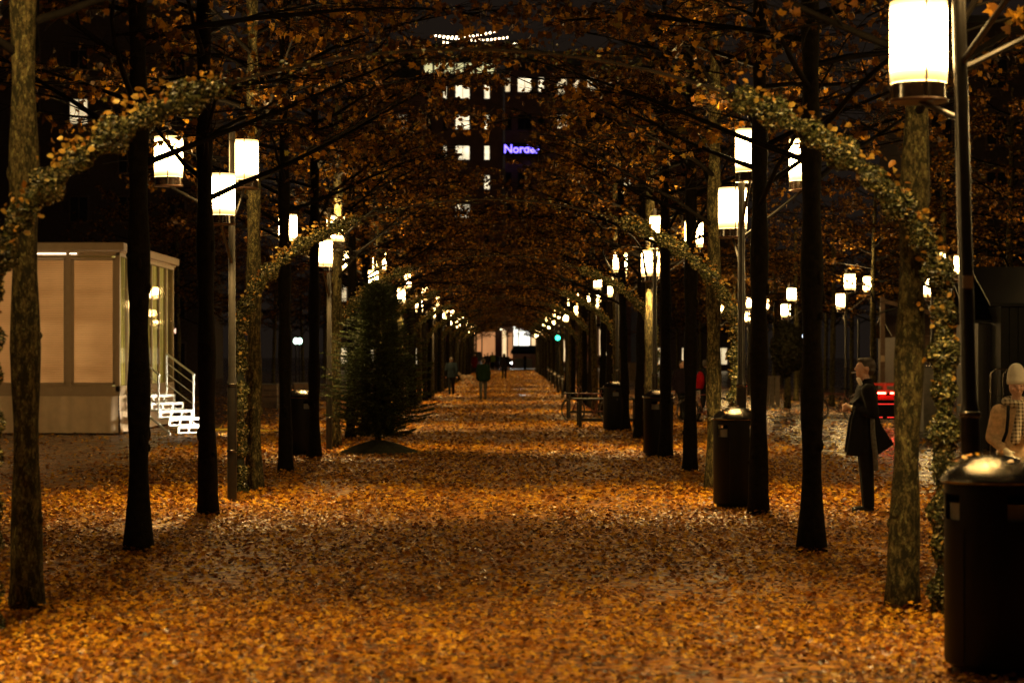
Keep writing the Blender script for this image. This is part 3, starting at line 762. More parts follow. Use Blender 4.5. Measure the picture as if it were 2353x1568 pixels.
    fb = MB().box((0, 0, .45), (.26, .10, .20), bev=.02).box((0, 0, .02), (.30, .16, .03)).box((0, -.02, .2), (.04, .04, .36)); fb.build('lamp_body', M['black'], fl)
    fe = MB().box((0, .053, .45), (.21, .006, .15)); fe.build('lamp_face', emit('flood_face', (1, .90, .68), 1250), fl)
make_cabin()
# yellow hose on the ground
hp = [P(x, y, y - 822) for x, y in ((440, 988), (480, 990), (540, 991), (600, 993), (640, 994), (690, 990), (730, 985))]
hm = MB().tube([(p.x, p.y, .03) for p in hp], .022, 6)
tag(hm.build('hose', mat('yellow_hose', (.75, .48, .02), .4), smooth=True), 'yellow hose lying across the leaves beside the cabin steps', 'hose')

# ------------------------------------------------------------------ people
def cloth(name, col): return mat(name, col, .9, 0, .25, 26, .25, .05)
def figure(name, label, loc, rz, h=1.75, jacket=(.02, .025, .03), trousers=(.02, .02, .025), hair=None, stride=.25, group=None, vox=.02, coat=0, arms='down', bag=None, hood=False, bulk=1.0):
    """facing local -Y"""
    t = thing(name, label, 'person', loc, rz, group); k = h / 1.75
    V_ = lambda x, y, z: Vector((x, y, z)) * k
    hipL, hipR = V_(-.09, 0, .92), V_(.09, 0, .92)
    knL, knR = V_(-.09, -stride * .5 - .03, .50), V_(.10, stride * .35 - .03, .50)
    anL, anR = V_(-.09, -stride * .9, .085), V_(.10, stride * .95, .085 + stride * .12)
    shL, shR = V_(-.19, 0, 1.44), V_(.19, 0, 1.44)
    if arms == 'down': elL, elR = V_(-.25, .05 + stride * .2, 1.15), V_(.25, .05 - stride * .2, 1.15); wrL, wrR = V_(-.25, -.03 + stride * .4, .90), V_(.25, -.05 - stride * .4, .90)
    else: elL, elR = V_(-.25, .04, 1.17), V_(.25, .04, 1.17); wrL, wrR = V_(-.13, -.24, 1.08), V_(.13, -.24, 1.10)
    b = MB()
    b.loft([(0, 0, .88 * k, .15 * k, .10 * k), (0, 0, 1.0 * k, .145 * k, .1 * k), (0, 0, 1.15 * k, .125 * k, .09 * k), (0, 0, 1.35 * k, .165 * k, .10 * k), (0, 0, 1.46 * k, .14 * k, .07 * k), (0, 0, 1.50 * k, .06 * k, .05 * k)])
    b.cap(V_(0, 0, 1.46), V_(0, -.01, 1.58), .055 * k, .05 * k)
    b.ell(V_(0, -.01, 1.645), (.075 * k, .095 * k, .11 * k), 16, 12); b.ell(V_(0, -.035, 1.585), (.055 * k, .065 * k, .05 * k)); b.cap(V_(0, -.10, 1.65), V_(0, -.115, 1.625), .012 * k, .014 * k)
    for sx in (-1, 1): b.ell(V_(sx * .077, .0, 1.64), (.012 * k, .02 * k, .03 * k))
    for (hp_, kn, an) in ((hipL, knL, anL), (hipR, knR, anR)):
        b.cap(hp_, kn, .075 * k, .05 * k); b.cap(kn, an, .048 * k, .035 * k)
        b.cap(an + V_(0, .02, -.05), an + V_(0, -.14, -.06), .032 * k, .026 * k)
    for (sh, el, wr) in ((shL, elL, wrL), (shR, elR, wrR)):
        b.cap(sh, el, .045 * k, .037 * k); b.cap(el, wr, .036 * k, .027 * k)
        d = (wr - el).normalized(); b.cap(wr + d * .03 * k, wr + d * .075 * k, .030 * k, .026 * k)
        sd = d.cross(Vector((0, 1, 0))).normalized() if abs(d.y) < .9 else Vector((1, 0, 0))
        for f_ in range(4): o_ = sd * (f_ - 1.5) * .017 * k; b.cap(wr + d * .09 * k + o_, wr + d * (.145 - abs(f_ - 1.4) * .012) * k + o_ + V_(0, -.01, 0), .0085 * k, .007 * k, 6)
        b.cap(wr + d * .04 * k + V_(0, -.025, 0), wr + d * .085 * k + V_(0, -.05, 0), .011 * k, .009 * k, 6)
    robj('body', b, vox * .8, M['skin'], t, 2)
    j = MB(); hem = .80 - coat; q = bulk
    rings = [(0, 0, hem * k, (.20 + coat * .15) * k * q, (.15 + coat * .2) * k * q), (0, 0, .95 * k, .195 * k * q, .14 * k * q), (0, 0, 1.12 * k, .18 * k * q, .13 * k * q), (0, 0, 1.30 * k, .205 * k * q, .14 * k * q), (0, 0, 1.42 * k, .19 * k * q, .115 * k * q), (0, 0, 1.50 * k, .09 * k, .08 * k), (0, 0, 1.54 * k, .07 * k, .065 * k)]
    j.loft(rings, 24)
    for (sh, el, wr) in ((shL, elL, wrL), (shR, elR, wrR)): j.cap(sh, el, .072 * k * q, .06 * k * q); j.cap(el, wr, .06 * k * q, .045 * k * q)
    if hood: j.ell(V_(0, .03, 1.63), (.11 * k, .12 * k, .14 * k), 14, 10)
    robj('jacket', j, vox, cloth('jacket_cloth', jacket), t, 2)
    tr = MB(); tr.loft([(0, 0, .84 * k, .13 * k, .11 * k), (0, 0, .97 * k, .15 * k, .11 * k)])
    for (hp_, kn, an) in ((hipL, knL, anL), (hipR, knR, anR)): tr.cap(hp_, kn, .094 * k, .072 * k); tr.cap(kn, an, .070 * k, .060 * k)
    robj('trousers', tr, vox, cloth('trouser_cloth', trousers), t, 2)
    sh_ = MB()
    for an in (anL, anR): sh_.cap(an + V_(0, .03, -.035), an + V_(0, -.15, -.05), .044 * k, .034 * k)
    robj('shoes', sh_, vox * .8, M['black'], t, 1)
    if not hood:
        hr = MB(); hr.ell(V_(0, .012, 1.68), (.085 * k, .095 * k, .09 * k), 14, 10); hr.ell(V_(0, .05, 1.62), (.07 * k, .055 * k, .07 * k))
        robj('hair', hr, vox * .8, hair or M['hair'], t, 1)
    if bag:
        bgm = MB(); bgm.ell(V_(0, .20, 1.18), (.16 * k, .11 * k, .26 * k), 14, 10); bgm.box(V_(0, .22, 1.10), (.24 * k, .12 * k, .26 * k))
        o = robj('backpack_body', bgm, .02, cloth('backpack_fabric', bag), None, 3); o.name = 'backpack'
        o.location = loc; o.rotation_euler.z = rz; tag(o, 'bright red backpack on the walker behind the mossy trunk', 'backpack')
    return t
figure('person', 'walker in bulky dark green jacket and grey trousers in mid avenue', GP(1110, 100), PI, 1.72, (.010, .022, .011), (.09, .09, .08), stride=.16, bulk=1.22)
figure('person', 'walker in dark blue jacket on the left, beside the tan dog', GP(1037, 90), PI + .1, 1.74, (.008, .012, .015), (.01, .01, .01), None, stride=.2, bulk=1.05)
figure('person', 'hooded person in long dark coat walking alone in the far middle of the avenue', GP(1158, 57), PI, 1.86, (.012, .011, .010), (.01, .01, .01), stride=.15, coat=.15, hood=True, bulk=1.15)
figure('person', 'person in dark red coat near the end of the avenue', GP(1090, 46), .2, 1.78, (.13, .012, .008), (.02, .015, .015), stride=.1, coat=.2)
for i, (px, s, jc, lb) in enumerate(((1113, 41, (.015, .013, .012), 'person in black leftmost of the group waiting at the avenue end'), (1120, 40, (.02, .015, .015), 'person in dark clothes in the middle of the waiting group'),
                                    (1131, 38, (.35, .40, .03), 'taller person in yellow vest at the right of the waiting group'))):
    figure('person', lb, GP(px, s), random.uniform(-1, 1), 1.75 + .1 * i, jc, (.015, .015, .015), stride=.05, group='people waiting at the avenue end')
figure('person', 'left one of two dark silhouettes seen between the right trunks', GP(1383, 52), .3, 1.85, (.012, .011, .01), (.01, .01, .01), stride=.2, group='pair walking behind the right trunks')
figure('person', 'right one of two dark silhouettes seen between the right trunks', GP(1391, 52), .3, 1.76, (.012, .011, .01), (.01, .01, .01), stride=.22, group='pair walking behind the right trunks')
figure('person', 'dark clothed person walking outside the right row beyond the third litter bin', GP(1566, 145), .5, 1.70, (.02, .014, .018), (.012, .012, .012), M['hair'], stride=.2)
figure('person', 'person wearing a bright red backpack partly hidden by the mossy trunk', GP(1622, 152), R(120), 1.72, (.012, .012, .012), (.012, .012, .012), stride=.25, arms='fwd', bag=(.22, .005, .008))
figure('person', 'dark figure standing just beyond the garland leg on the right', GP(2172, 165), 1.2, 1.66, (.02, .012, .012), (.015, .012, .012), stride=.1)

def man():
    p = GP(1988, 358); t = thing('person', 'man in open black overcoat smoking and looking left with hands at his chest', 'person', p)
    # local frame: faces -X
    V_ = lambda x, y, z: Vector((x, y, z))
    b = MB()
    b.loft([(0, 0, .90, .10, .15), (0, 0, 1.05, .10, .145), (0, 0, 1.25, .11, .16), (-.005, 0, 1.42, .10, .17), (0, 0, 1.50, .06, .06)])
    b.cap(V_(.01, 0, 1.46), V_(-.012, 0, 1.58), .058, .055)
    # head
    b.ell(V_(.0, 0, 1.685), (.098, .076, .098), 18, 14); b.ell(V_(-.045, 0, 1.665), (.06, .066, .085), 16, 12)
    b.ell(V_(-.055, 0, 1.605), (.052, .052, .045), 14, 10); b.cap(V_(-.01, 0, 1.59), V_(-.075, 0, 1.582), .04, .026)
    b.cap(V_(-.095, 0, 1.70), V_(-.118, 0, 1.662), .010, .015, 8); b.ell(V_(-.10, 0, 1.632), (.014, .024, .008)); b.ell(V_(-.098, 0, 1.616), (.013, .022, .009))
    b.ell(V_(-.092, 0, 1.588), (.018, .024, .018)); b.cap(V_(-.092, -.03, 1.713), V_(-.092, .03, 1.713), .012)
    for sy in (-1, 1): b.ell(V_(.008, sy * .078, 1.665), (.022, .010, .034), 10, 8); b.ell(V_(-.078, sy * .030, 1.693), (.014, .015, .010), 8, 6)
    # arms with hands clasped at chest
    hands = []
    for sy in (-1, 1):
        sh = V_(.0, sy * .19, 1.42); el = V_(.05, sy * .24, 1.165); wr = V_(-.165, sy * .075, 1.215)
        b.cap(sh, el, .048, .040); b.cap(el, wr, .038, .027)
        d = (wr - el).normalized(); pc = wr + d * .05
        b.cap(wr, pc + d * .01, .026, .030)
        for f_ in range(4):
            z = .030 - f_ * .019; k0 = pc + V_(-.025, 0, z); k1 = k0 + V_(-.026, -sy * .014, -.004); k2 = k1 + V_(-.004, -sy * .026, -.012)
            k3 = k2 + V_(.016, -sy * .012, -.006)
            b.cap(k0, k1, .0095, .0088, 6); b.cap(k1, k2, .0086, .008, 6); b.cap(k2, k3, .008, .007, 6)
        b.cap(pc + V_(.0, -sy * .01, .028), pc + V_(-.025, -sy * .025, .045), .011, .0095, 6)
        hands.append((sh, el, wr))
    for sy, fx in ((-1, 0), (1, .02)):
        b.cap(V_(0, sy * .09, .92), V_(.0 + fx, sy * .095, .50), .08, .055); b.cap(V_(fx, sy * .095, .50), V_(.02 + fx, sy * .10, .08), .052, .038)
        b.cap(V_(.03 + fx, sy * .10, .05), V_(-.13 + fx, sy * .11, .035), .034, .026)
    robj('body', b, .0075, M['skin'], t, 1)
    hr = MB(); hr.ell(V_(.022, 0, 1.712), (.098, .086, .088), 18, 12); hr.ell(V_(.052, 0, 1.655), (.062, .074, .07), 14, 10); hr.ell(V_(-.045, 0, 1.765), (.055, .062, .028)); hr.ell(V_(-.07, 0, 1.762), (.03, .05, .022))
    robj('hair', hr, .008, M['hair'], t, 1)
    c = MB()   # overcoat: torso, open front panel and back flare
    c.loft([(.0, 0, .70, .17, .20), (.0, 0, .95, .145, .19), (.0, 0, 1.15, .13, .185), (.0, 0, 1.32, .14, .20), (.01, 0, 1.43, .12, .19), (.02, 0, 1.50, .075, .09), (.02, 0, 1.555, .065, .072)], 28)
    def slab(pts, y0, y1):
        n = len(pts); vs = [(x, y0, z) for x, z in pts] + [(x, y1, z) for x, z in pts]
        c.add(vs, [tuple(range(n))[::-1], tuple(range(n, 2 * n))] + [(i, (i + 1) % n, n + (i + 1) % n, n + i) for i in range(n)])
    slab([(.0, 1.28), (-.13, 1.25), (-.185, 1.10), (-.215, .9), (-.25, .675), (-.08, .66), (-.02, .9)][::-1], -.17, -.135)
    slab([(.0, 1.28), (-.12, 1.22), (-.165, 1.10), (-.20, .9), (-.22, .70), (-.05, .68), (-.02, .9)][::-1], .135, .17)
    slab([(.02, 1.40), (.10, 1.35), (.12, 1.15), (.17, 1.0), (.305, .80), (.12, .68), (.0, .68)], -.16, .15)
    slab([(-.02, 1.44), (-.10, 1.34), (-.175, 1.27), (-.10, 1.24), (.0, 1.26)][::-1], -.15, .15)
    for sy, (sh, el, wr) in zip((-1, 1), hands): c.cap(sh, el, .082, .072); c.cap(el, wr.lerp(el, .18), .070, .054)
    co = robj('overcoat', c, .013, M['blackcloth'], t, 2)
    cl = MB(); cl.box((-.06, -.045, 1.50), (.03, .05, .14), tilt=Matrix.Rotation(R(-25), 3, 'Y')); cl.box((-.06, .045, 1.50), (.03, .05, .14), tilt=Matrix.Rotation(R(-25), 3, 'Y'))
    robj('shirt_collar', cl, .008, M['white'], t, 1)
    cf = MB()
    for sh, el, wr in hands: d = (wr - el).normalized(); cf.cap(wr - d * .055, wr - d * .005, .035, .034)
    robj('shirt_cuffs', cf, .007, mat('cream_shirt', (.7, .62, .48), .7), t, 1)
    sc = MB()
    for j, (x, y) in enumerate(((.045, -.185), )):
        sc.tube([(x, y + .03, 1.42), (x - .01, y - .01, 1.30), (x, y - .025, 1.1), (x + .005, y - .03, .9), (x + .03, y - .035, .70), (x + .04, y - .03, .50)], [.03, .03, .028, .032, .034, .03], 8)
    robj('scarf', sc, .012, mat('grey_striped_scarf', (.09, .09, .085), .9, 0, .5, 30, .3), t, 1)
    tr = MB(); tr.loft([(0, 0, .80, .12, .16), (0, 0, .95, .12, .16)])
    for sy, fx in ((-1, 0), (1, .02)): tr.cap(V_(0, sy * .09, .86), V_(fx, sy * .095, .50), .10, .082); tr.cap(V_(fx, sy * .095, .50), V_(.02 + fx, sy * .10, .10), .08, .068)
    robj('trousers', tr, .013, M['blackcloth'], t, 2)
    sh_ = MB()
    for sy, fx in ((-1, 0), (1, .03)): sh_.cap(V_(.04 + fx, sy * .10, .05), V_(-.14 + fx, sy * .115, .038), .046, .036); sh_.box((-.04 + fx, sy * .108, .012), (.27, .085, .02), bev=.006)
    robj('shoes', sh_, .010, mat('polished_shoe', (.012, .01, .008), .25), t, 1)
    cg = MB().tube([(-.112, 0, 1.624), (-.165, -.005, 1.622)], .0045, 6); g_ = cg.build('cigarette', M['white'], smooth=True); g_.location = p; tag(g_, 'lit white cigarette between the smoking man\'s lips', 'cigarette')
    sd = MB().ell((0, 0, 0), (.05, .03, .06), 10, 8)
man()
def woman():
    s = 425; p = GP(2334, s); t = thing('person', 'woman in cream knit hat, checked scarf and beige coat facing the camera', 'person', p)
    V_ = lambda x, y, z: Vector((x, y, z)); k = .93
    b = MB()
    b.loft([(0, 0, .85, .14, .10), (0, 0, 1.1, .13, .10), (0, 0, 1.28, .15, .10), (0, 0, 1.34, .07, .06)])
    b.cap(V_(0, 0, 1.33), V_(0, -.02, 1.42), .05, .048)
    b.ell(V_(0, -.01, 1.515), (.072, .088, .10), 16, 12); b.ell(V_(0, -.04, 1.455), (.05, .055, .045)); b.ell(V_(0, -.045, 1.50), (.064, .05, .06))
    b.cap(V_(0, -.092, 1.52), V_(0, -.112, 1.487), .010, .014, 8); b.ell(V_(0, -.092, 1.462), (.024, .012, .007)); b.ell(V_(0, -.088, 1.45), (.022, .012, .008))
    for sx in (-1, 1): b.ell(V_(sx * .03, -.088, 1.522), (.014, .008, .008)); b.ell(V_(sx * .038, -.075, 1.485), (.022, .02, .02)); b.cap(V_(sx * .018, -.09, 1.54), V_(sx * .045, -.082, 1.542), .007, .006, 6)
    arms = []
    for sx in (-1, 1):
        sh = V_(sx * .17, 0, 1.27); el = V_(sx * .225, .02, 1.02); wr = V_(sx * .145, -.17, .90) if sx < 0 else V_(sx * .16, -.16, .92)
        b.cap(sh, el, .045, .036); b.cap(el, wr, .035, .026); arms.append((sx, sh, el, wr))
    for sx in (-1, 1):
        b.cap(V_(sx * .08, 0, .88), V_(sx * .085, 0, .46), .075, .05); b.cap(V_(sx * .085, 0, .46), V_(sx * .09, .01, .07), .048, .035); b.cap(V_(sx * .09, .02, .045), V_(sx * .095, -.12, .035), .034, .026)
    robj('body', b, .009, M['skin'], t, 1)
    ey = MB()
    for sx in (-1, 1): ey.ell(V_(sx * .030, -.094, 1.522), (.010, .004, .004))
    ey.build('eyes', M['hair'], t, smooth=True)
    h_ = MB(); h_.lathe([(.083, 1.535), (.090, 1.54), (.092, 1.58), (.087, 1.588), (.086, 1.62), (.081, 1.66), (.070, 1.695), (.054, 1.72), (.032, 1.736), (.012, 1.742), (0, 1.743)], 40, (0, .0, 0), sy=1.15)
    tt = NT('cream_knit'); co = tt.coord(); gr = tt.n('ShaderNodeTexWave'); gr.inputs['Scale'].default_value = 32; gr.bands_direction = 'X'; tt.l(co, gr.inputs['Vector'])
    tt.l(tt.ramp(gr.outputs['Fac'], [(0, (.68, .62, .50)), (1, (.92, .88, .76))]), tt.b.inputs['Base Color']); tt.b.inputs['Roughness'].default_value = .9; tt.bump(gr.outputs['Fac'], .6, .01)
    h_.build('knit_hat', tt.m, t, smooth=True)
    c = MB(); c.loft([(0, 0, .55, .22, .17), (0, 0, .8, .20, .155), (0, 0, 1.0, .175, .14), (0, 0, 1.2, .19, .145), (0, 0, 1.27, .17, .12), (0, 0, 1.335, .09, .085)], 26)
    for sx, sh, el, wr in arms: c.cap(sh, el, .078, .072); c.cap(el, el.lerp(wr, .86), .070, .05)
    robj('coat', c, .013, cloth('beige_wool', (.62, .44, .26)), t, 2)
    gl = MB()
    for sx, sh, el, wr in arms:
        d = (wr - el).normalized(); gl.cap(wr - d * .03, wr + d * .055, .033, .036)
        for f_ in range(4): o_ = V_((f_ - 1.5) * .019, 0, 0); gl.cap(wr + d * .06 + o_, wr + d * .125 + o_ + V_(.008, 0, -.02), .0115, .010, 6)
        gl.cap(wr + d * .03 + V_(-sx * .025, 0, .01), wr + d * .06 + V_(-sx * .055, -.01, .01), .013, .012, 6)
    robj('gloves', gl, .008, mat('cream_glove', (.75, .68, .52), .9), t, 1)
    sf = NT('checked_scarf'); co = sf.coord(); ws = []
    for dirn in ('X', 'Z'):
        w_ = sf.n('ShaderNodeTexWave'); w_.bands_direction = dirn; w_.inputs['Scale'].default_value = 9; w_.inputs['Distortion'].default_value = 1.5; sf.l(co, w_.inputs['Vector'])
        ws.append(sf.ramp(w_.outputs['Fac'], [(.55, (0, 0, 0)), (.75, (1, 1, 1))]))
    sf.l(sf.mix(sf.math('MULTIPLY', sf.math('ADD', ws[0], ws[1]), .5), (.58, .50, .36), (.06, .04, .025)), sf.b.inputs['Base Color']); sf.b.inputs['Roughness'].default_value = .9
    q = MB()
    for i in range(14): a = 2 * PI * i / 13; b_ = 2 * PI * (i + 1) / 13; q.cap(V_(.105 * math.cos(a), .09 * math.sin(a) - .01, 1.365 + .02 * math.sin(a)), V_(.105 * math.cos(b_), .09 * math.sin(b_) - .01, 1.365 + .02 * math.sin(b_)), .042)
    q.ell(V_(.02, -.13, 1.335), (.055, .045, .05)); q.cap(V_(.0, -.15, 1.30), V_(-.05, -.175, 1.0), .032, .05); q.cap(V_(.03, -.15, 1.30), V_(.07, -.175, 1.02), .032, .045)
    robj('scarf', q, .011, sf.m, t, 1)
    for i in range(6):
        pass
    stp = MB().tube([(-.10, -.10, 1.33), (-.115, -.155, 1.22), (-.13, -.16, 1.08), (-.16, -.12, .98)], .016, 6); stp.build('shoulder_strap', M['blackcloth'], t, smooth=True)
    tr = MB()
    for sx in (-1, 1): tr.cap(V_(sx * .08, 0, .8), V_(sx * .085, 0, .46), .095, .075); tr.cap(V_(sx * .085, 0, .46), V_(sx * .09, .01, .10), .072, .06)
    robj('trousers', tr, .014, M['blackcloth'], t, 1)
    sh_ = MB()
    for sx in (-1, 1): sh_.cap(V_(sx * .09, .03, .05), V_(sx * .10, -.14, .04), .045, .036)
    robj('shoes', sh_, .011, M['black'], t, 1)
woman()

# ------------------------------------------------------------------ dog
def dog():
    t = thing('dog', 'tan dog with pale coat walking beside the blue jacketed walker', 'dog', GP(1071, 68), R(-80))
    b = MB(); V_ = lambda x, y, z: Vector((x, y, z))
    b.ell(V_(0, -.18, .47), (.12, .19, .15), 14, 10); b.ell(V_(0, .12, .49), (.10, .22, .12), 14, 10); b.ell(V_(0, .28, .48), (.105, .13, .13))
    b.cap(V_(0, -.30, .53), V_(0, -.42, .66), .085, .062); b.ell(V_(0, -.47, .70), (.07, .09, .07)); b.cap(V_(0, -.52, .69), V_(0, -.62, .67), .042, .030)
    for sx in (-1, 1):
        b.cap(V_(sx * .045, -.42, .75), V_(sx * .065, -.44, .69), .02, .014)
        b.cap(V_(sx * .07, -.22, .42), V_(sx * .075, -.20, .22), .05, .03); b.cap(V_(sx * .075, -.20, .22), V_(sx * .075, -.22, .03), .027, .022); b.cap(V_(sx * .075, -.22, .025), V_(sx * .075, -.26, .02), .025, .02)
        b.cap(V_(sx * .07, .28, .42), V_(sx * .08, .22, .26), .07, .04); b.cap(V_(sx * .08, .22, .26), V_(sx * .08, .36, .16), .035, .024); b.cap(V_(sx * .08, .36, .16), V_(sx * .08, .34, .03), .022, .02); b.cap(V_(sx * .08, .34, .025), V_(sx * .08, .30, .02), .025, .02)
    b.cap(V_(0, .38, .53), V_(0, .50, .42), .03, .022); b.cap(V_(0, .50, .42), V_(0, .56, .34), .022, .012)
    robj('body', b, .014, mat('tan_fur', (.75, .58, .36), .8, 0, .35, 8, .4), t, 2)
    co = MB().lathe([(.075, 0), (.08, .0), (.08, .03), (.075, .03)], 14); o = co.build('collar', M['black'], t, (0, -.35, .575)); o.rotation_euler.x = R(42)
dog()

# ------------------------------------------------------------------ bicycles, tables, cart, cabinets
def make_bike():
    t = thing('bicycle', 'bicycle', 'bicycle', group='parked bicycles'); V_ = lambda x, z, y=0: Vector((x, y, z))
    fr = MB(); bb = V_(0, .29); hd = V_(.46, .80); hd2 = V_(.50, .62); se = V_(-.17, .78); rw = V_(-.48, .34); fw = V_(.60, .34)
    for a, b in ((bb, hd2), (bb, se), (se, hd), (hd, hd2)): fr.tube([a, b], .016, 6)
    for y in (-.05, .05): fr.tube([rw + V_(0, 0, y), bb + V_(0, 0, y * .3)], .01, 6); fr.tube([rw + V_(0, 0, y), se + V_(0, -.03, y * .3)], .009, 6); fr.tube([fw + V_(0, 0, y), hd2 + V_(.0, 0, y * .5)], .011, 6)
    fr.tube([hd, V_(.43, .93)], .013, 6); fr.tube([V_(.47, 1.0, -.28), V_(.42, .97, -.22), V_(.44, .94, 0), V_(.42, .97, .22), V_(.47, 1.0, .28)], .012, 6)
    fr.tube([se, V_(-.21, .90)], .012, 6); fr.tube([bb + V_(0, 0, -.06), bb + V_(.12, -.10, -.06)], .01, 5); fr.tube([bb + V_(0, 0, .06), bb + V_(-.12, .10, .06)], .01, 5)
    fr.build('frame', mat('bike_paint', (.12, .03, .02), .3, .2), t, smooth=True)
    for nm, c in (('rear_wheel', rw), ('front_wheel', fw)):
        w = MB(); ring = [c + Vector((.33 * math.cos(2 * PI * i / 28), 0, .33 * math.sin(2 * PI * i / 28))) for i in range(29)]
        w.tube(ring, .016, 6, cap=False)
        wo = w.build(nm, M['tyre'], t, smooth=True)
        q = MB(); ring = [c + Vector((.31 * math.cos(2 * PI * i / 28), 0, .31 * math.sin(2 * PI * i / 28))) for i in range(29)]; q.tube(ring, .010, 5, cap=False)
        for i in range(16): a = 2 * PI * i / 16; q.tube([c, c + Vector((.31 * math.cos(a), 0, .31 * math.sin(a)))], .0025, 3)
        q.tube([c + V_(0, 0, -.05), c + V_(0, 0, .05)], .02, 8); q.build('rim', M['lid'], wo, smooth=True)
        md = MB(); md.tube([c + Vector((.36 * math.cos(R(a)), 0, .36 * math.sin(R(a)))) for a in range(20, 170, 15)], .018, 5); md.build('mudguard', M['lid'], t, smooth=True)
    sd = MB().ell((-.22, 0, .925), (.13, .075, .03), 10, 6).cap((-.2, 0, .92), (-.08, 0, .93), .03, .018); sd.build('saddle', M['black'], t, smooth=True)
    rk = MB().box((-.50, 0, .74), (.36, .14, .014)).tube([(-.48, .05, .34), (-.52, .06, .74)], .006, 4).tube([(-.48, -.05, .34), (-.52, -.06, .74)], .006, 4); rk.build('rear_rack', M['metal'], t)
    return t
bk = make_bike(); bk.location = GP(1365, 150) + Vector((0, 0, 0)); bk.rotation_euler.z = R(165)
bk['label'] = 'dark bicycle leaning beyond the outdoor tables on the right'
copy_tree(bk, GP(1615, 153), R(25), 'bicycle wheeled by the person with the red backpack')
copy_tree(bk, GP(1925, 150), R(178), 'parked bicycle behind the smoking man')
copy_tree(bk, GP(1142, 36), R(10), 'distant bicycle standing by the road at the avenue end')
copy_tree(bk, GP(1205, 35.5), R(40), 'distant bicycle in front of the lit glass barrier')

def make_table():
    t = thing('wooden_table', 'table', 'table', group='dark wooden outdoor tables')
    tp = MB()
    for i in range(5): tp.box((0, -.32 + i * .16, .735), (1.75, .15, .035), bev=.005)
    tp.build('table_top', M['darkwood'], t)
    for sx in (-1, 1):
        for sy in (-1, 1):
            l = MB().box((sx * .72, sy * .27, .36), (.075, .075, .72), bev=.006); l.build('leg', M['darkwood'], t)
        r_ = MB().box((sx * .72, 0, .62), (.05, .46, .06)); r_.build('cross_rail', M['darkwood'], t)
    st_ = MB().box((0, -.27, .20), (1.36, .04, .06)).box((0, .27, .20), (1.36, .04, .06)); st_.build('stretcher', M['darkwood'], t)
    return t
tb1 = make_table(); tb1.location = GP(1395, 162); tb1.rotation_euler.z = R(3); tb1['label'] = 'long dark wooden table right of the avenue, the nearer one with the low legs'
copy_tree(tb1, GP(1362, 141), R(-6), 'second dark wooden table standing just behind the nearer one')
for px, s in ((1395, 162), (1362, 141)):
    q = GP(px, s); LID_SPOTS.append((q.x, q.y, q.z + .745, .7, 0.001, 12))

def cart():
    p = GP(2030, 160); t = thing('delivery_cart', 'small dark delivery cart with glowing red light bars behind the smoking man', 'cart', p)
    b = MB().box((0, 0, .52), (.66, .9, .62), bev=.02).box((0, 0, .86), (.70, .94, .04), bev=.01); b.build('cart_box', M['black'], t)
    rl = emit('red_light_bar', (1, .035, .02), 60)
    for x, w in ((-.165, .27), (.18, .20)):
        MB().box((x, -.478, .88), (w, .03, .045), bev=.006).build('light_bar', rl, t)
    rd = emit('dim_red_reflector', (1, .02, .02), 1.4)
    for z, x, w in ((.60, -.06, .5), (.26, -.18, .14), (.26, .10, .18)): MB().box((x, -.455, z), (w, .012, .02)).build('reflector', rd, t)
    MB().box((0, -.456, .76), (.62, .008, .12)).build('red_panel', mat('red_plastic', (.5, .03, .02), .3), t)
    for x in (-.30, .30):
        w = MB(); w.lathe([(.0, -.03), (.17, -.03), (.18, -.015), (.18, .015), (.17, .03), (0, .03)], 20)
        o = w.build('wheel', M['tyre'], t, (x, -.15, .18)); o.rotation_euler.y = R(90)
    for x in (-.16, .17):
        c = thing('bottle_crate', 'brown crate riding on the %s of the red lit cart' % ('left' if x < 0 else 'right'), 'crate', (p.x + x, p.y, p.z + .88), group='crates on the cart')
        m = MB()
        for (cx, cy, dx, dy) in ((0, -.15, .30, .02), (0, .15, .30, .02), (-.14, 0, .02, .30), (.14, 0, .02, .30)):
            m.box((cx, cy, .05), (dx, dy, .06)); m.box((cx, cy, .22), (dx, dy, .07))
        for cx in (-.14, .14):
            for cy in (-.15, .15): m.box((cx, cy, .14), (.035, .035, .24))
        m.box((0, 0, .02), (.28, .28, .02)); m.build('crate_walls', mat('crate_wood', (.22, .11, .06), .6), c)
cart()
def cabinet():
    p = GP(2134, 187); t = thing('metal_cabinet', 'tall grey metal cabinet on a low base right of the pale mossy trunk', 'cabinet', p)
    MB().box((0, 0, .86), (.34, .5, 1.45), bev=.012).build('cabinet_body', M['grey'], t)
    rb = MB()
    for i in range(7): rb.box((-.14 + i * .047, -.254, .86), (.012, .01, 1.38))
    rb.build('ribs', M['grey'], t); MB().box((0, 0, 1.60), (.37, .54, .03), bev=.006).build('top_cap', M['lid'], t)
    MB().box((-.05, 0, .07), (.75, .6, .09), bev=.01).build('base', M['grey'], t)
    p = GP(2104, 180); t = thing('utility_box', 'low dark box with pale lid between the pale trunk and grey cabinet', 'box', p)
    MB().box((0, 0, .40), (.30, .3, .80), bev=.01).build('box_body', M['black'], t); MB().box((0, 0, .83), (.24, .3, .10), bev=.02).build('box_lid', mat('pale_plastic', (.4, .33, .25), .5), t)
cabinet()
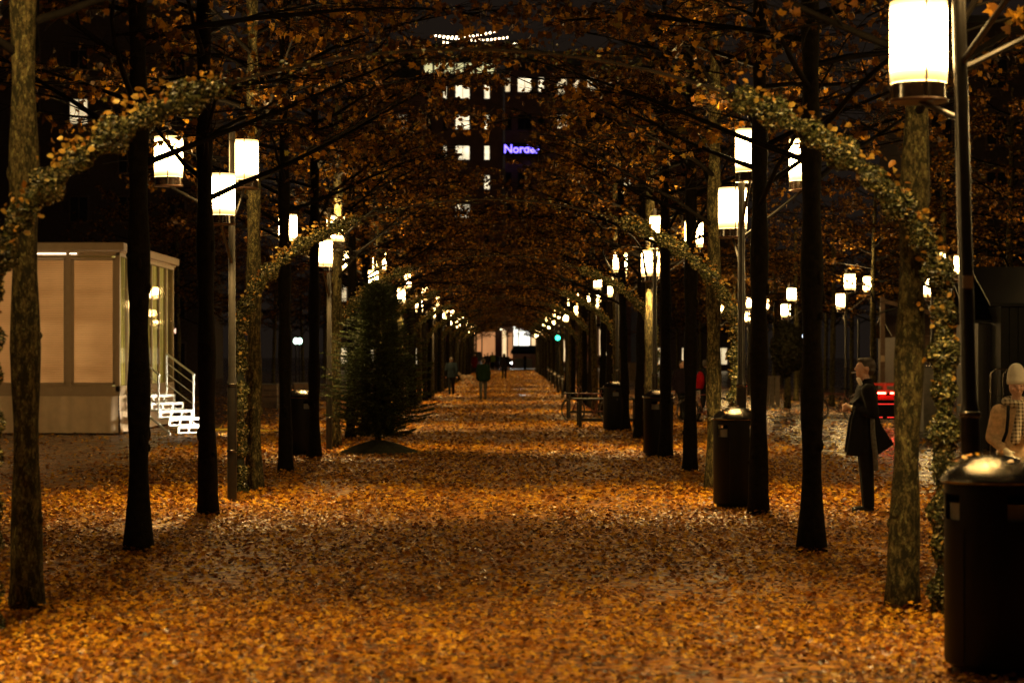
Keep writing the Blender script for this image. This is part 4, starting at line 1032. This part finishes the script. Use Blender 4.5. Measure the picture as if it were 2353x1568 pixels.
def roll_cage():
    p = GP(2352, 330); t = thing('roll_cage', 'wire roll cage trolley standing behind the woman in the cream hat', 'trolley', p)
    z1 = 1.65; m = MB(); w = .34
    for y in (-.35, .35):
        m.tube([(-w, y, .15), (-w, y, z1 - .06), (-w + .06, y, z1), (w - .06, y, z1), (w, y, z1 - .06), (w, y, .15)], .013, 6)
        for i in range(7): x = -w + .09 + i * .083; m.tube([(x, y, .15), (x, y, z1)], .004, 4)
        for z in (.5, .9, 1.3): m.tube([(-w, y, z), (w, y, z)], .005, 4)
    m.build('cage_frame', M['lid'], t); MB().box((0, 0, .15), (.72, .8, .04)).build('base', M['grey'], t)
    for x in (-.3, .3):
        for y in (-.33, .33):
            w_ = MB().lathe([(0, -.015), (.055, -.015), (.055, .015), (0, .015)], 14); o = w_.build('castor', M['tyre'], t, (x, y, .056)); o.rotation_euler.y = R(90)
roll_cage()

# clipped dark tree, slender screens and huts on the right
def clipped():
    p = GP(1808, 118); t = thing('clipped_tree', 'dark round clipped tree between two black trunks on the right', 'tree', p)
    MB().tube([(0, 0, -.05), (.02, 0, .8), (0, 0, 1.4)], [.15, .11, .09], 10).build('trunk', M['bark'], t, smooth=True)
    n = 5200; a = rng.normal(0, 1, (n, 3)); a /= np.linalg.norm(a, axis=1, keepdims=True)
    rr = rng.uniform(.75, 1.06, n) ** .5; pos = a * rr[:, None] * np.array([.55, .55, .95]) * (1 + .09 * np.sin(a[:, :1] * 5 + a[:, 2:] * 4)) + np.array([0, 0, 2.1])
    nb = leaf_mat('dark_box_leaf', [(0, (.008, .012, .006)), (1, (.018, .025, .010))], 0, .6, .2)
    obj('crown', scatter('crown', pos, a + rng.normal(0, .5, (n, 3)), rng.uniform(.06, .12, n), rng.uniform(0, 6, n), nb), t)
clipped()
def screen(px0, px1, s, z1, label, m, n=4):
    a = GP(px0, s); b = GP(px1, s); t = thing('screen_wall', label, 'wall', a); w = b.x - a.x
    for i in range(n): MB().box((w * (i + .5) / n, random.uniform(0, .02), z1 / 2), (w / n - .03, .05, z1), bev=.008).build('panel', m, t)
    MB().box((w / 2, 0, z1 + .03), (w + .05, .09, .05)).build('cap_rail', m, t)
screen(1742, 1792, 112, 1.05, 'low pale panelled screen under the clipped tree', mat('pale_screen', (.22, .17, .12), .5))
screen(1430, 1490, 60, 1.2, 'low dark screen far between the right trunks', M['wood'])
def hut(px0, px1, s, depth, zt, label, wallm, roofm, slat=False):
    a = GP(px0, s); b = GP(px1, s); t = thing('wooden_hut', label, 'hut', a); w = b.x - a.x
    bd = MB(); nb = int(w / .16)
    for i in range(nb): bd.box(((i + .5) * w / nb, depth / 2, zt / 2), (w / nb - .012, depth, zt))
    bd.build('wall', wallm, t)
    rf = MB(); o = .25
    rf.add([(-o, -o, zt), (w + o, -o, zt), (w + o, depth + o, zt), (-o, depth + o, zt), (-o, depth / 2, zt + .75), (w + o, depth / 2, zt + .75),
            (-o, -o, zt + .06), (w + o, -o, zt + .06), (w + o, depth + o, zt + .06), (-o, depth + o, zt + .06), (-o, depth / 2, zt + .81), (w + o, depth / 2, zt + .81)],
           [(0, 1, 5, 4), (2, 3, 4, 5), (7, 6, 10, 11), (9, 8, 11, 10), (0, 6, 7, 1), (2, 8, 9, 3), (0, 4, 10, 6), (4, 3, 9, 10), (1, 7, 11, 5), (5, 11, 8, 2)])
    rf.build('roof', roofm, t)
    return t, w
hut(2246, 2292, 215, 2.0, 2.45, 'slatted dark brown hut right of the nearest lamp post', M['darkwood'], M['black'])
hut(2298, 2460, 220, 3.0, 2.75, 'black hut behind the woman at the right edge', M['black'], M['black'])
t, w = hut(2062, 2180, 118, 4.0, 2.5, 'brown timber stall with white awning sheet behind the garland leg', M['wood'], M['wood'])
MB().add([(w - .75, -.30, 1.1), (w - .40, -.30, 1.1), (w - .40, -.28, 1.75), (w - .70, -.28, 2.0)], [(0, 1, 2, 3)]) if False else None
sh = MB(); sh.box((w - .5, -.31, 1.5), (.5, .02, .9)); sh.build('awning_sheet', mat('cream_sheet', (.55, .48, .33), .7), t)
MB().box((w * .3, -.31, 1.5), (.9, .02, 1.0)).build('shutter', mat('dull_shutter', (.12, .10, .10), .5), t)
def posts():
    for i, (px, s, z1) in enumerate(((2027, 118, 3.9), (1972, 112, 3.2))):
        p = GP(px, s); t = thing('timber_post', ['tall brown timber post carrying a beam, with a small pale notice', 'thin dark post left of the brown timber post'][i], 'post', p)
        MB().box((0, 0, z1 / 2), (.16 if i == 0 else .06, .12, z1), bev=.01).build('post_shaft', M['wood'] if i == 0 else M['black'], t)
        if i == 0: MB().box((0, -.066, 1.75), (.14, .01, .22)).build('notice', mat('pale_notice', (.45, .33, .2), .6), t); MB().box((.9, 0, z1 - .35), (1.9, .1, .14), tilt=Matrix.Rotation(R(14), 3, 'Y')).build('beam', M['wood'], t)
posts()
# far bollards along both rows
bo = thing('bollard', 'slim steel bollard at the edge of the right row', 'bollard', GP(1292, 96), group='slim bollards along the right row')
MB().lathe([(.06, 0), (.06, .95), (.05, 1.0), (0, 1.01)], 14).build('bollard_shaft', M['lid'], bo, smooth=True)
MB().lathe([(.062, .80), (.064, .81), (.064, .86), (.062, .87)], 14).build('band', M['white'], bo, smooth=True)
for px, s in ((1283, 86), (1274, 78), (1266, 70), (1259, 63)): copy_tree(bo, GP(px, s), 0)

# puddles
for px, s, w, d in ((1197, 90, .95, .9), (1193, 78, 1.15, .8), (955, 281, .12, .3)):
    p = GP(px, s); m = MB(); n = 40; PUDDLES.append((p.x, p.y, w * .55, d * 2.2 if s < 100 else d)); d = d * 2 if s < 100 else d
    vs = [(w / 2 * math.cos(2 * PI * k / n) * (1 + .2 * math.sin(3 * k * .157 + px)), d * math.sin(2 * PI * k / n) * (1 + .15 * math.sin(5 * k * .157)), 0) for k in range(n)]
    m.add(vs, [tuple(range(n))])
    wt = NT('puddle_water'); wt.b.inputs['Base Color'].default_value = (.02, .015, .01, 1); wt.b.inputs['Roughness'].default_value = .06; wt.b.inputs['IOR'].default_value = 1.45; wt.bump(wt.noise(4, 3, wt.coord()), .12, .02)
    struct(m.build('puddle', wt.m, loc=p + Vector((0, 0, .012)), smooth=False), 'puddle on the avenue reflecting distant light')

# ------------------------------------------------------------------ far end: buildings, street things
SB = CAMK / 272
def bx_(px): return (px - 1168) / SB * H
def bz_(py): return H - (py - 820) / SB * H
brick = mat('brown_brick_facade', (.42, .25, .19), .8, 0, .2, 1.5)
copper = mat('green_grey_roof', (.10, .10, .08), .6, 0, .2, 1)
WL = emit('warm_window_light', (1, .76, .42), 1.1, .55, 1.1)
WB = emit('bright_window_light', (1, .82, .52), 1.9, .55, 1.2)
WG = emit('greenish_window_light', (.95, .85, .40), 1.0, .5, .9)
WD = mat('dark_window_glass', (.02, .018, .02), .1)
frm = mat('window_frame', (.10, .07, .05), .5)
def facade(t, wins, y):
    for (x0, x1, y0, y1, m) in wins:
        X0, X1, Z1, Z0 = bx_(x0), bx_(x1), bz_(y0), bz_(y1)
        cx, cz, w, h = (X0 + X1) / 2, (Z0 + Z1) / 2, X1 - X0, Z1 - Z0
        f = MB()
        for (a, b, c, d) in ((cx - w / 2, cz, .10, h + .1), (cx + w / 2, cz, .10, h + .1), (cx, cz + h / 2, w, .10), (cx, cz - h / 2, w + .3, .14)): f.box((a, -.03, b), (c, .16, d))
        if w > 1.2: f.box((cx, -.01, cz), (.07, .08, h))
        fo = f.build('window', frm, t)
        MB().box((cx, 0.02, cz), (w - .08, .02, h - .08)).build('pane', m, fo)
def block(name, label, px0, px1, pyt, y, wins, extra=None):
    t = thing(name, label, 'building', (0, y, 0)); X0, X1, Z = bx_(px0), bx_(px1), bz_(pyt)
    MB().box(((X0 + X1) / 2, 10, Z / 2), (X1 - X0, 19.9, Z)).build('wall', brick, t)
    facade(t, wins, y); return t
lw = []
for j, yy in enumerate((195, 265, 335, 403, 470, 540, 610)):
    for i, (a, b) in enumerate(((880, 893), (912, 942), (978, 990), (1018, 1026), (1046, 1079), (1112, 1125))):
        lit = {(0, 3), (0, 4), (0, 5), (1, 4), (1, 5), (2, 3), (2, 4), (2, 5), (3, 5), (4, 4), (1, 1)}
        lw.append((a, b, yy, yy + 33, (WB if (j, i) in lit else WD)))
tL = block('office_building', 'tall brick office block with strip windows and string lit roof terrace', 800, 1154, 180, 272 - .0, lw)
MB().box(((bx_(800) + bx_(1135)) / 2, 11, (bz_(180) + bz_(120)) / 2), (bx_(1135) - bx_(800), 18, bz_(120) - bz_(180))).build('top_storey', copper, tL)
for i in range(7):
    a = 972 + i * 24 if i < 7 else 0
    f = MB().box(((bx_(a) + bx_(a + 21)) / 2, 1.95, (bz_(140) + bz_(166)) / 2), (bx_(a + 21) - bx_(a), .1, bz_(140) - bz_(166))).build('window', frm, tL)
    MB().box(((bx_(a + 1) + bx_(a + 20)) / 2, 1.88, (bz_(141) + bz_(165)) / 2), (bx_(a + 20) - bx_(a + 1), .04, bz_(141) - bz_(165))).build('pane', WG, f)
MB().box(((bx_(960) + bx_(1215)) / 2, 2.0, bz_(104)), (bx_(1215) - bx_(960), 3, .5)).build('terrace_parapet', copper, tL)
MB().box((bx_(1157), -.35, bz_(500) / 1 * .5 + 6), (.45, .5, bz_(420) - 4)).build('lit_corner_strip', mat('lit_corner_tone', (.5, .42, .36), .7), tL)  # pale strip: light on the facade corner put into its colour
rw = [(1160, 1172, 176, 210, WL), (1189, 1221, 176, 210, WB), (1237, 1250, 176, 210, WB), (1280, 1302, 179, 216, WL), (1318, 1331, 178, 208, WL), (1346, 1378, 176, 209, WL), (1392, 1406, 178, 208, WL)]
for j, yy in enumerate((262, 395, 465, 535, 605)):
    for i, (a, b) in enumerate(((1162, 1174), (1190, 1221), (1237, 1250), (1280, 1302), (1318, 1331), (1346, 1378), (1430, 1450), (1480, 1500))):
        rw.append((a, b, yy, yy + 34, WL if (j, i) in {(0, 3), (1, 6)} else WD))
tR = block('bank_building', 'brick bank building with blue glowing name sign and lit upper windows', 1160, 1620, 160, 273.0, rw)
rfm = MB(); X0, X1 = bx_(1160), bx_(1620); Z0, Z1 = bz_(160), bz_(95)
rfm.add([(X0, 0, Z0), (X1, 0, Z0), (X1, 8, Z1), (X0, 8, Z1), (X0, 20, Z0), (X1, 20, Z0)], [(0, 1, 2, 3), (3, 2, 5, 4), (0, 3, 4), (1, 5, 2)]); rfm.build('roof', copper, tR, smooth=False)
# sign lettering
sg = thing('bank_sign', 'blue violet illuminated letters mounted on the dark bank facade', 'sign', (bx_(1157), 272.6, bz_(350)))
cu = bpy.data.curves.new('sign', 'FONT'); cu.body = 'Nordea'; cu.size = 1.55; cu.extrude = .05; cu.align_x = 'LEFT'; cu.offset = .03
to = bpy.data.objects.new('tmp', cu); C.objects.link(to); dg = bpy.context.evaluated_depsgraph_get()
me = bpy.data.meshes.new_from_object(to.evaluated_get(dg)); bpy.data.objects.remove(to)
xs_ = [v.co.x for v in me.vertices]; fx = (bx_(1239) - bx_(1157)) / (max(xs_) - min(xs_)); me.transform(Matrix.Diagonal((fx, fx, 1, 1))); me.transform(Matrix.Rotation(R(90), 4, 'X'))
me.materials.clear(); me.materials.append(emit('blue_sign_light', (.16, .11, 1.0), 5)); obj('letters', me, sg)
MB().box(((bx_(1239) - bx_(1157)) / 2, .12, .5), (bx_(1245) - bx_(1153), .06, 1.5)).build('sign_board', M['black'], sg)
# string lights
bulb = MB().ell((0, 0, 0), (.10, .10, .10), 8, 6).mesh('bulb', emit('bulb_light', (1, .75, .45), 14))
for i, (x0, y0, x1, y1, sag) in enumerate(((1010, 80, 1135, 70, 6), (1000, 78, 1165, 82, 8), (1018, 92, 1200, 93, 8))):
    t = thing('string_lights', ['highest', 'middle', 'lowest'][i] + ' string of warm bulbs sagging over the roof terrace', 'string lights', (bx_(x0), 272.5 + i * .4, bz_(y0)), group='bulb strings over the roof terrace')
    W_ = bx_(x1) - bx_(x0); dz = bz_(y1) - bz_(y0); nb = int((x1 - x0) / 9)
    f = lambda q: Vector((W_ * q, 0, dz * q - (bz_(0) - bz_(sag)) * 4 * q * (1 - q)))
    MB().tube([f(q / 20) for q in range(21)], .02, 4).build('cable', M['black'], t)
    for k in range(nb + 1): obj('bulb', bulb, t, f(k / nb) - Vector((0, 0, .12)))
    MB().tube([(0, 0, 0), (0, 0, -2.2)], .05, 6).build('mast', M['black'], t)
    MB().tube([(W_, 0, dz), (W_, 0, bz_(104) - bz_(y0))], .05, 6).build('mast', M['black'], t)
# lit ground floor shops
sh = thing('shop_front', 'row of brightly lit shop windows at the far end of the avenue', 'shop', (0, 266, gz(262)))
def zz(py, s=CAMK / 266): return H - (py - 820) / s * H - gz(262)
def xx(px, s=CAMK / 266): return (px - 1168) / s * H
SO = emit('peach_shop_light', (1, .42, .15), .62, .3, .5); SC = emit('cream_shop_light', (1, .68, .33), 1.3, .2, .5); SW = emit('white_shop_light', (1, .97, .82), 2.6, .2, .5)
MB().box((xx(1190), 4, 2.5), (xx(1420) - xx(960), 5, 5.2)).build('wall', brick, sh)
MB().box((xx(1190), .9, 5.3), (xx(1430) - xx(950), 2.2, .35)).build('canopy', M['black'], sh)
for (a, b, y0, y1, m) in ((1075, 1105, 765, 824, SO), (1108, 1137, 762, 824, SO), (1154, 1163, 760, 822, SC), (1167, 1177, 764, 822, SO), (1180, 1190, 750, 803, SW), (1192, 1217, 752, 803, SW), (1221, 1230, 762, 803, SC), (1296, 1303, 765, 830, SC), (1352, 1362, 775, 830, SO), (1378, 1398, 755, 815, SC), (1040, 1062, 775, 815, SO)):
    MB().box(((xx(a) + xx(b)) / 2, 1.45, (zz(y0) + zz(y1)) / 2), (xx(b) - xx(a), .08, zz(y0) - zz(y1))).build('shop_window', m, sh)
    MB().box((xx(b) + .09, 1.4, (zz(y0) + zz(y1)) / 2), (.10, .12, zz(y0) - zz(y1))).build('mullion', M['black'], sh)
MB().box((xx(1145), 1.3, 2.5), (xx(1153) - xx(1138), .3, 5.1)).build('pillar', mat('red_brown_pillar', (.14, .05, .045), .6), sh)
ds = emit('downlight', (1, .82, .5), 12)
for px in (1151, 1158, 1204, 1232): MB().ell((xx(px), -.1, zz(757)), (.11, .11, .06), 8, 6).build('downlight', ds, sh)
# awning with glowing glass barrier
aw = thing('cafe_awning', 'dark green cafe awning in front of the white lit shop window', 'awning', GP(1200, 35.2))
wq = 65 / 35.2 * H
am = MB(); am.add([(-wq * .42, 0, 2.05), (wq * .75, 0, 2.05), (wq * .75, 1.4, 2.75), (-wq * .3, 1.4, 2.75), (-wq * .42, 0, 1.75), (wq * .75, 0, 1.75)], [(0, 1, 2, 3), (4, 5, 1, 0)]); am.build('awning_cloth', mat('dark_green_canvas', (.012, .025, .018), .8), aw, smooth=False)
MB().tube([(-wq * .4, .05, 0), (-wq * .4, .05, 2.0)], .03, 6).tube([(wq * .72, .05, 0), (wq * .72, .05, 2.0)], .03, 6).build('awning_post', M['black'], aw)
gb = thing('glass_barrier', 'pale glass barrier under the dark awning at the avenue end', 'barrier', GP(1182, 36))
MB().box((1.0, 0, .65), (2.0, .03, 1.1)).build('glass_panel', leaf_mat('frosted_glass', [(0, (.6, .55, .42)), (1, (.6, .55, .42))], .6, .3), gb); MB().box((1.0, 0, 1.22), (2.05, .05, .05)).build('top_rail', M['lid'], gb)
bl = thing('road_bollard', 'black bollard in front of the glass barrier', 'bollard', GP(1206, 37)); MB().lathe([(.16, 0), (.16, 1.45), (.12, 1.52), (0, 1.54)], 16).build('bollard_shaft', M['black'], bl)
# traffic lights
def traffic(px, py, s, label):
    p = GP(px, s); t = thing('traffic_light', label, 'traffic light', p, group='green traffic lights'); z = P(px, py, s).z - p.z
    MB().tube([(0, .1, 0), (0, .1, z + .8)], .05, 8).build('pole', M['black'], t); MB().box((0, 0, z + .25), (.30, .22, .95), bev=.03).build('signal_box', M['black'], t)
    for k, m in ((0, emit('green_signal', (.02, 1, .55), 9)), (1, M['smoke_glass']), (2, M['smoke_glass'])):
        o = MB().lathe([(0, 0), (.11, 0), (.11, .03), (0, .04)], 16).build('signal_lens', m, t, (0, -.115, z + k * .27)); o.rotation_euler.x = R(90)
traffic(1281, 776, 85, 'green traffic light under the arches at the right of the avenue end'); traffic(1388, 777, 108, 'smaller green traffic light seen between the right trunks')
# van and car on the cross street
def car(px, s, label, van, col, rz):
    p = GP(px, s); p.z = gz(p.y) + .005; t = thing('parked_van' if van else 'parked_car', label, 'van' if van else 'car', p, rz)
    L, Wd, Hh = (4.9, 1.9, 2.0) if van else (4.3, 1.75, 1.42)
    prof = [(-L / 2, .35), (-L / 2, .9), (-L / 2 + .15, 1.0), (-L / 2 + .3, Hh), (L / 2 - 1.5, Hh), (L / 2 - .8, 1.1), (L / 2 - .1, .95), (L / 2, .6), (L / 2, .3)] if van else \
           [(-L / 2, .35), (-L / 2, .85), (-L / 2 + .5, .98), (-L / 2 + .9, Hh), (L / 2 - 1.9, Hh), (L / 2 - 1.15, .95), (L / 2 - .1, .8), (L / 2, .55), (L / 2, .3)]
    n = len(prof); m = MB(); vs = [(x, -Wd / 2, z) for x, z in prof] + [(x, Wd / 2, z) for x, z in prof]
    m.add(vs, [tuple(range(n)), tuple(range(n, 2 * n))[::-1]] + [(i, n + i, n + (i + 1) % n, (i + 1) % n) for i in range(n)]); m.build('body', mat('car_paint', col, .25, .2), t)
    w = MB().box((0, -Wd / 2 - .004, (Hh + 1) / 2), (L * .42, .01, (Hh - 1.05) * .8)).build('side_window', WD, t)
    for x in (-L / 2 + .8, L / 2 - .8):
        for y in (-Wd / 2 + .08, Wd / 2 - .08):
            o = MB().lathe([(0, -.1), (.28, -.1), (.33, -.06), (.33, .06), (.28, .1), (0, .1)], 20).build('wheel', M['tyre'], t, (x, y, .33)); o.rotation_euler.x = R(90)
    for y in (-.65, .65):
        MB().ell((L / 2 + .0, y, .66), (.05, .13, .09), 8, 6).build('headlight', emit('headlight_glow', (1, .95, .85), 22), t, smooth=True)
        MB().box((-L / 2 - .01, y, .8), (.03, .16, .2)).build('tail_light', emit('tail_glow', (1, .03, .02), 5), t)
car(1080, 36, 'pale van with lit headlights on the cross street at the avenue end', True, (.35, .33, .30), R(-68))
car(1152, 34.6, 'dark car with a glaring headlight on the cross street', False, (.03, .02, .02), R(-75))

# side buildings and far left lights
sidebrick = mat('dark_plaster_facade', (.07, .05, .045), .8)
def side_block(name, label, x0, x1, y, zt, wins, rz=0, wall=None):
    t = thing(name, label, 'building', ((x0 + x1) / 2, y, 0)); w = x1 - x0
    MB().box((0, 6, zt / 2), (w, 12, zt)).build('wall', wall or sidebrick, t); MB().box((0, 6, zt + .2), (w + .6, 12.6, .4)).build('cornice', copper, t)
    r = random.Random(len(label))
    nx = int(w / 3.2); nz = int((zt - 1) / 3.4)
    for i in range(nx):
        for j in range(nz):
            cx = -w / 2 + (i + .5) * w / nx; cz = 1.9 + j * 3.4
            lit = (i, j) in wins
            f = MB()
            for (a, b, c, d) in ((cx - .65, cz, .1, 1.9), (cx + .65, cz, .1, 1.9), (cx, cz + .9, 1.3, .1), (cx, cz - .9, 1.5, .12), (cx, cz, .06, 1.8)): f.box((a, -.04, b), (c, .12, d))
            fo = f.build('window', frm, t); MB().box((cx, -.005, cz), (1.24, .04, 1.74)).build('pane', WL if lit else WD, fo)
    return t
side_block('stone_building', 'dark building behind the left trees with a few lit upper windows', -52, -21.5, 150, 26, {(2, 6), (3, 6), (4, 6), (4, 5), (6, 5)})
side_block('corner_building', 'dark building behind the right trees with yellow lit ground floor', 24.5, 58, 130, 22, {(1, 1), (0, 1), (3, 1)})
def mid_block():
    for (x0, x1, y, zt, wn, lb) in ((-20, -8.5, 232, 20, {(0, 0), (1, 0), (2, 0), (0, 2), (2, 4)}, 'narrow dark building left of the shops at the far street'),
                                    (13.5, 24, 225, 20, {(0, 0), (1, 0), (2, 0), (1, 3)}, 'narrow dark building right of the avenue end')):
        side_block('terrace_building', lb, x0, x1, y, zt, wn)
mid_block()
# plaza lanterns and bits on the left
def lantern(px, py, s, label, col, st_):
    p = GP(px, s); z = P(px, py, s).z - p.z; t = thing('globe_lantern', label, 'lantern', p, group='small distant lanterns')
    MB().tube([(0, 0, 0), (0, 0, z - .1)], .03, 6).build('post', M['black'], t); MB().ell((0, 0, z), (.12, .12, .14), 10, 8).build('globe', emit('globe_glow', col, st_), t, smooth=True)
lantern(680, 783, 92, 'pair of greenish white globe lights between the left trunks, left globe', (.7, 1, .75), 9)
lantern(688, 783, 92, 'pair of greenish white globe lights between the left trunks, right globe', (.6, 1, .8), 9)
lantern(1847, 772, 60, 'tiny bluish light beside the black trunk on the right', (.7, .8, 1), 5)
lantern(1851, 713, 90, 'warm globe light high beside the black trunk on the right', (1, .75, .35), 6)
lantern(2318, 709, 190, 'small pinkish light above the slatted hut on the right', (1, .7, .5), 5)
lantern(405, 760, 80, 'dim warm light right of the cabin', (1, .6, .4), 2)
for i, (px, s, w, z1) in enumerate(((608, 118, .9, .85), (640, 108, 1.2, .7), (700, 120, .8, .9))):
    t = thing('planter_box', ['timber planter box left of a dark trunk', 'wide timber planter box between two left trunks', 'timber planter box beside the fir tree'][i], 'planter', GP(px, s), .1 * i)
    for j in range(4): MB().box((0, 0, z1 * (j + .5) / 4), (w, .5, z1 / 4 - .02), bev=.008).build('plank', M['wood'], t)
    MB().box((0, 0, z1 + .01), (w + .06, .56, .03)).build('rim', M['grey'], t)
fallen()
